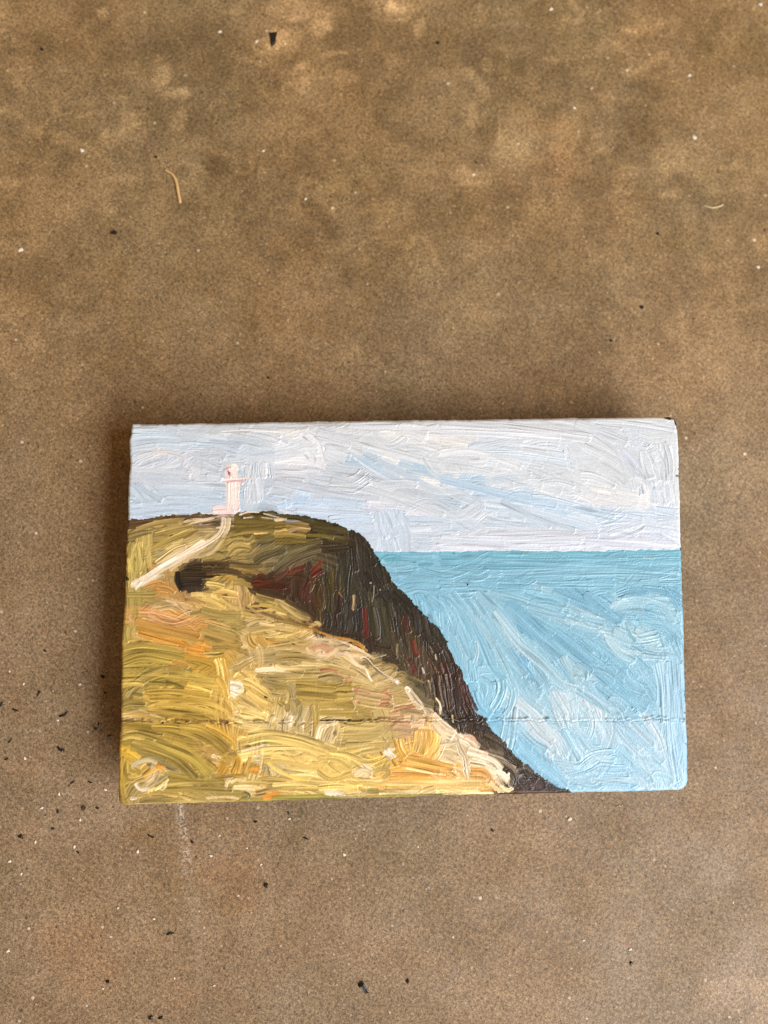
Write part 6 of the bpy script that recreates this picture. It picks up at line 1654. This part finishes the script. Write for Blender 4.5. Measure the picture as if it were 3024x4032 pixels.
STRAWS = [
('straw','bent tan blade of dry straw lying on the floor above the painting',[(-70.24,133.04),(-69.26,132.45),(-67.99,131.56),(-67.00,130.08),(-66.43,128.17),(-66.00,125.52),(-65.43,122.29)],0.42,(0.62,0.40,0.17)),
('straw','short pale curved wisp of dry grass at the far upper right of the floor',[(96.37,121.07),(97.80,120.46),(99.55,120.31),(101.33,120.75),(102.54,121.34)],0.22,(0.62,0.52,0.30)),
('straw','tiny pale curled fibre just below the lower right part of the painting',[(60.76,-60.27),(61.59,-59.90),(62.26,-60.05),(62.68,-59.80)],0.12,(0.5,0.42,0.3))]
for nm_, lb, pts, rad, col in STRAWS:
    q, L = spline(pts)
    q = q[np.linspace(0, len(q) - 1, 28).astype(int)]
    tg = np.gradient(q, axis=0); tg /= np.hypot(tg[:, 0], tg[:, 1])[:, None]
    c0 = q.mean(0)
    vs, fs = [], []
    for i in range(len(q)):
        f = i / (len(q) - 1)
        rr = rad * (.75 + .35 * math.sin(min(f * 1.2, 1) * math.pi * .6)) * (1 if 0 < i < len(q) - 1 else .5)
        z = rad * .62 + .5 * rad * math.sin(f * math.pi)
        for k in range(8):
            a = k * math.pi / 4
            vs.append(((q[i, 0] - c0[0] - tg[i, 1] * math.cos(a) * rr) * MM, (q[i, 1] - c0[1] + tg[i, 0] * math.cos(a) * rr) * MM, (z + math.sin(a) * rr * .6) * MM))
        if i:
            for k in range(8):
                j = (k + 1) % 8
                fs.append(((i - 1) * 8 + k, (i - 1) * 8 + j, i * 8 + j, i * 8 + k))
    fs.append(tuple(range(7, -1, -1))); fs.append(tuple(range(len(vs) - 8, len(vs))))
    pm = bpy.data.meshes.new(nm_)
    pm.from_pydata(vs, [], fs)
    pm.polygons.foreach_set('use_smooth', [True] * len(fs))
    pm.materials.append(simple_mat("dry_straw", col, .55, .4, .25, 500))
    po = bpy.data.objects.new(nm_, pm)
    po.location = (c0[0] * MM, c0[1] * MM, 0)
    C.objects.link(po)
    tag(po, lb, "straw", "wisps of straw on the floor")

GRIT = [
('g',-95.39,139.30,0.55,(0.80,0.72,0.58)),
('g',-113.19,107.98,0.60,(0.80,0.72,0.58)),
('g',94.47,143.25,0.60,(0.80,0.72,0.58)),
('g',-40.16,139.06,0.35,(0.80,0.72,0.58)),
('g',50.80,185.77,0.50,(0.80,0.72,0.58)),
('g',118.29,187.66,0.50,(0.80,0.72,0.58)),
('g',94.08,163.77,0.45,(0.80,0.72,0.58)),
('g',56.89,153.00,0.40,(0.80,0.72,0.58)),
('g',-27.38,123.62,0.35,(0.80,0.72,0.58)),
('g',-53.42,177.79,0.45,(0.80,0.72,0.58)),
('g',-42.09,174.63,0.40,(0.80,0.72,0.58)),
('g',112.33,101.18,0.45,(0.80,0.72,0.58)),
('g',-75.83,43.05,0.30,(0.80,0.72,0.58)),
('g',79.09,37.55,0.30,(0.80,0.72,0.58)),
('g',-105.69,-65.25,0.32,(0.80,0.72,0.58)),
('g',-94.77,-66.85,0.36,(0.80,0.72,0.58)),
('g',-76.98,-68.72,0.40,(0.80,0.72,0.58)),
('g',-112.77,-70.34,0.38,(0.80,0.72,0.58)),
('g',-109.46,-73.85,0.30,(0.80,0.72,0.58)),
('g',-104.08,-55.91,0.34,(0.80,0.72,0.58)),
('g',-93.26,-59.54,0.30,(0.80,0.72,0.58)),
('g',-82.38,-84.02,0.26,(0.80,0.72,0.58)),
('g',-72.29,-87.27,0.30,(0.80,0.72,0.58)),
('g',-112.74,-94.60,0.40,(0.80,0.72,0.58)),
('g',-66.50,-103.49,0.26,(0.80,0.72,0.58)),
('g',-86.31,-105.60,0.24,(0.80,0.72,0.58)),
('g',-109.07,-41.98,0.36,(0.80,0.72,0.58)),
('g',-93.85,-21.53,0.34,(0.80,0.72,0.58)),
('g',-99.97,-31.57,0.28,(0.80,0.72,0.58)),
('g',-109.83,-21.03,0.28,(0.80,0.72,0.58)),
('g',-113.93,-17.41,0.25,(0.80,0.72,0.58)),
('g',-86.24,-51.34,0.34,(0.80,0.72,0.58)),
('g',-99.29,-52.22,0.32,(0.80,0.72,0.58)),
('g',-42.14,-73.36,0.28,(0.80,0.72,0.58)),
('g',-46.11,-68.68,0.22,(0.80,0.72,0.58)),
('g',-53.92,-65.02,0.26,(0.80,0.72,0.58)),
('g',-33.97,-60.93,0.30,(0.80,0.72,0.58)),
('g',-55.44,-105.84,0.26,(0.80,0.72,0.58)),
('g',-56.34,-70.51,0.35,(0.80,0.72,0.58)),
('g',2.78,-69.74,0.22,(0.80,0.72,0.58)),
('g',12.17,-94.97,0.26,(0.80,0.72,0.58)),
('g',46.96,-63.27,0.50,(0.80,0.72,0.58)),
('g',63.03,-100.00,0.36,(0.80,0.72,0.58)),
('g',49.69,-97.10,0.26,(0.80,0.72,0.58)),
('g',93.67,-88.04,0.25,(0.80,0.72,0.58)),
('g',-18.41,-71.29,0.40,(0.80,0.72,0.58))]
gm_ = simple_mat("pale_grit", (.72, .64, .50), .7, .3, .25)
for nm_, x, y, rad, col in GRIT:
    vs, fs = [], []
    n = 9
    ph = rc.random() * 6
    for lev, (kr, kz) in enumerate(((.8, .0), (1, .25), (.75, .55), (.3, .72))):
        for k in range(n):
            a = k * 2 * math.pi / n
            rr = 1.25 * rad * kr * (1 + .22 * math.sin(2 * a + ph) + .14 * math.cos(3 * a + ph * 2))
            vs.append((rr * math.cos(a) * MM, rr * math.sin(a) * MM, (rad * kz + .01) * MM))
        if lev:
            for k in range(n):
                j = (k + 1) % n
                fs.append(((lev - 1) * n + k, (lev - 1) * n + j, lev * n + j, lev * n + k))
    fs.append(tuple(range(n - 1, -1, -1))); fs.append(tuple(range(3 * n, 4 * n)))
    pm = bpy.data.meshes.new("grit_grain")
    pm.from_pydata(vs, [], fs)
    pm.materials.append(gm_)
    po = bpy.data.objects.new("grit_grain", pm)
    po.location = (x * MM, y * MM, 0)
    C.objects.link(po)
    tag(po, "tiny pale grain of grit on the brown concrete", "grit", "pale grains of grit on the floor")
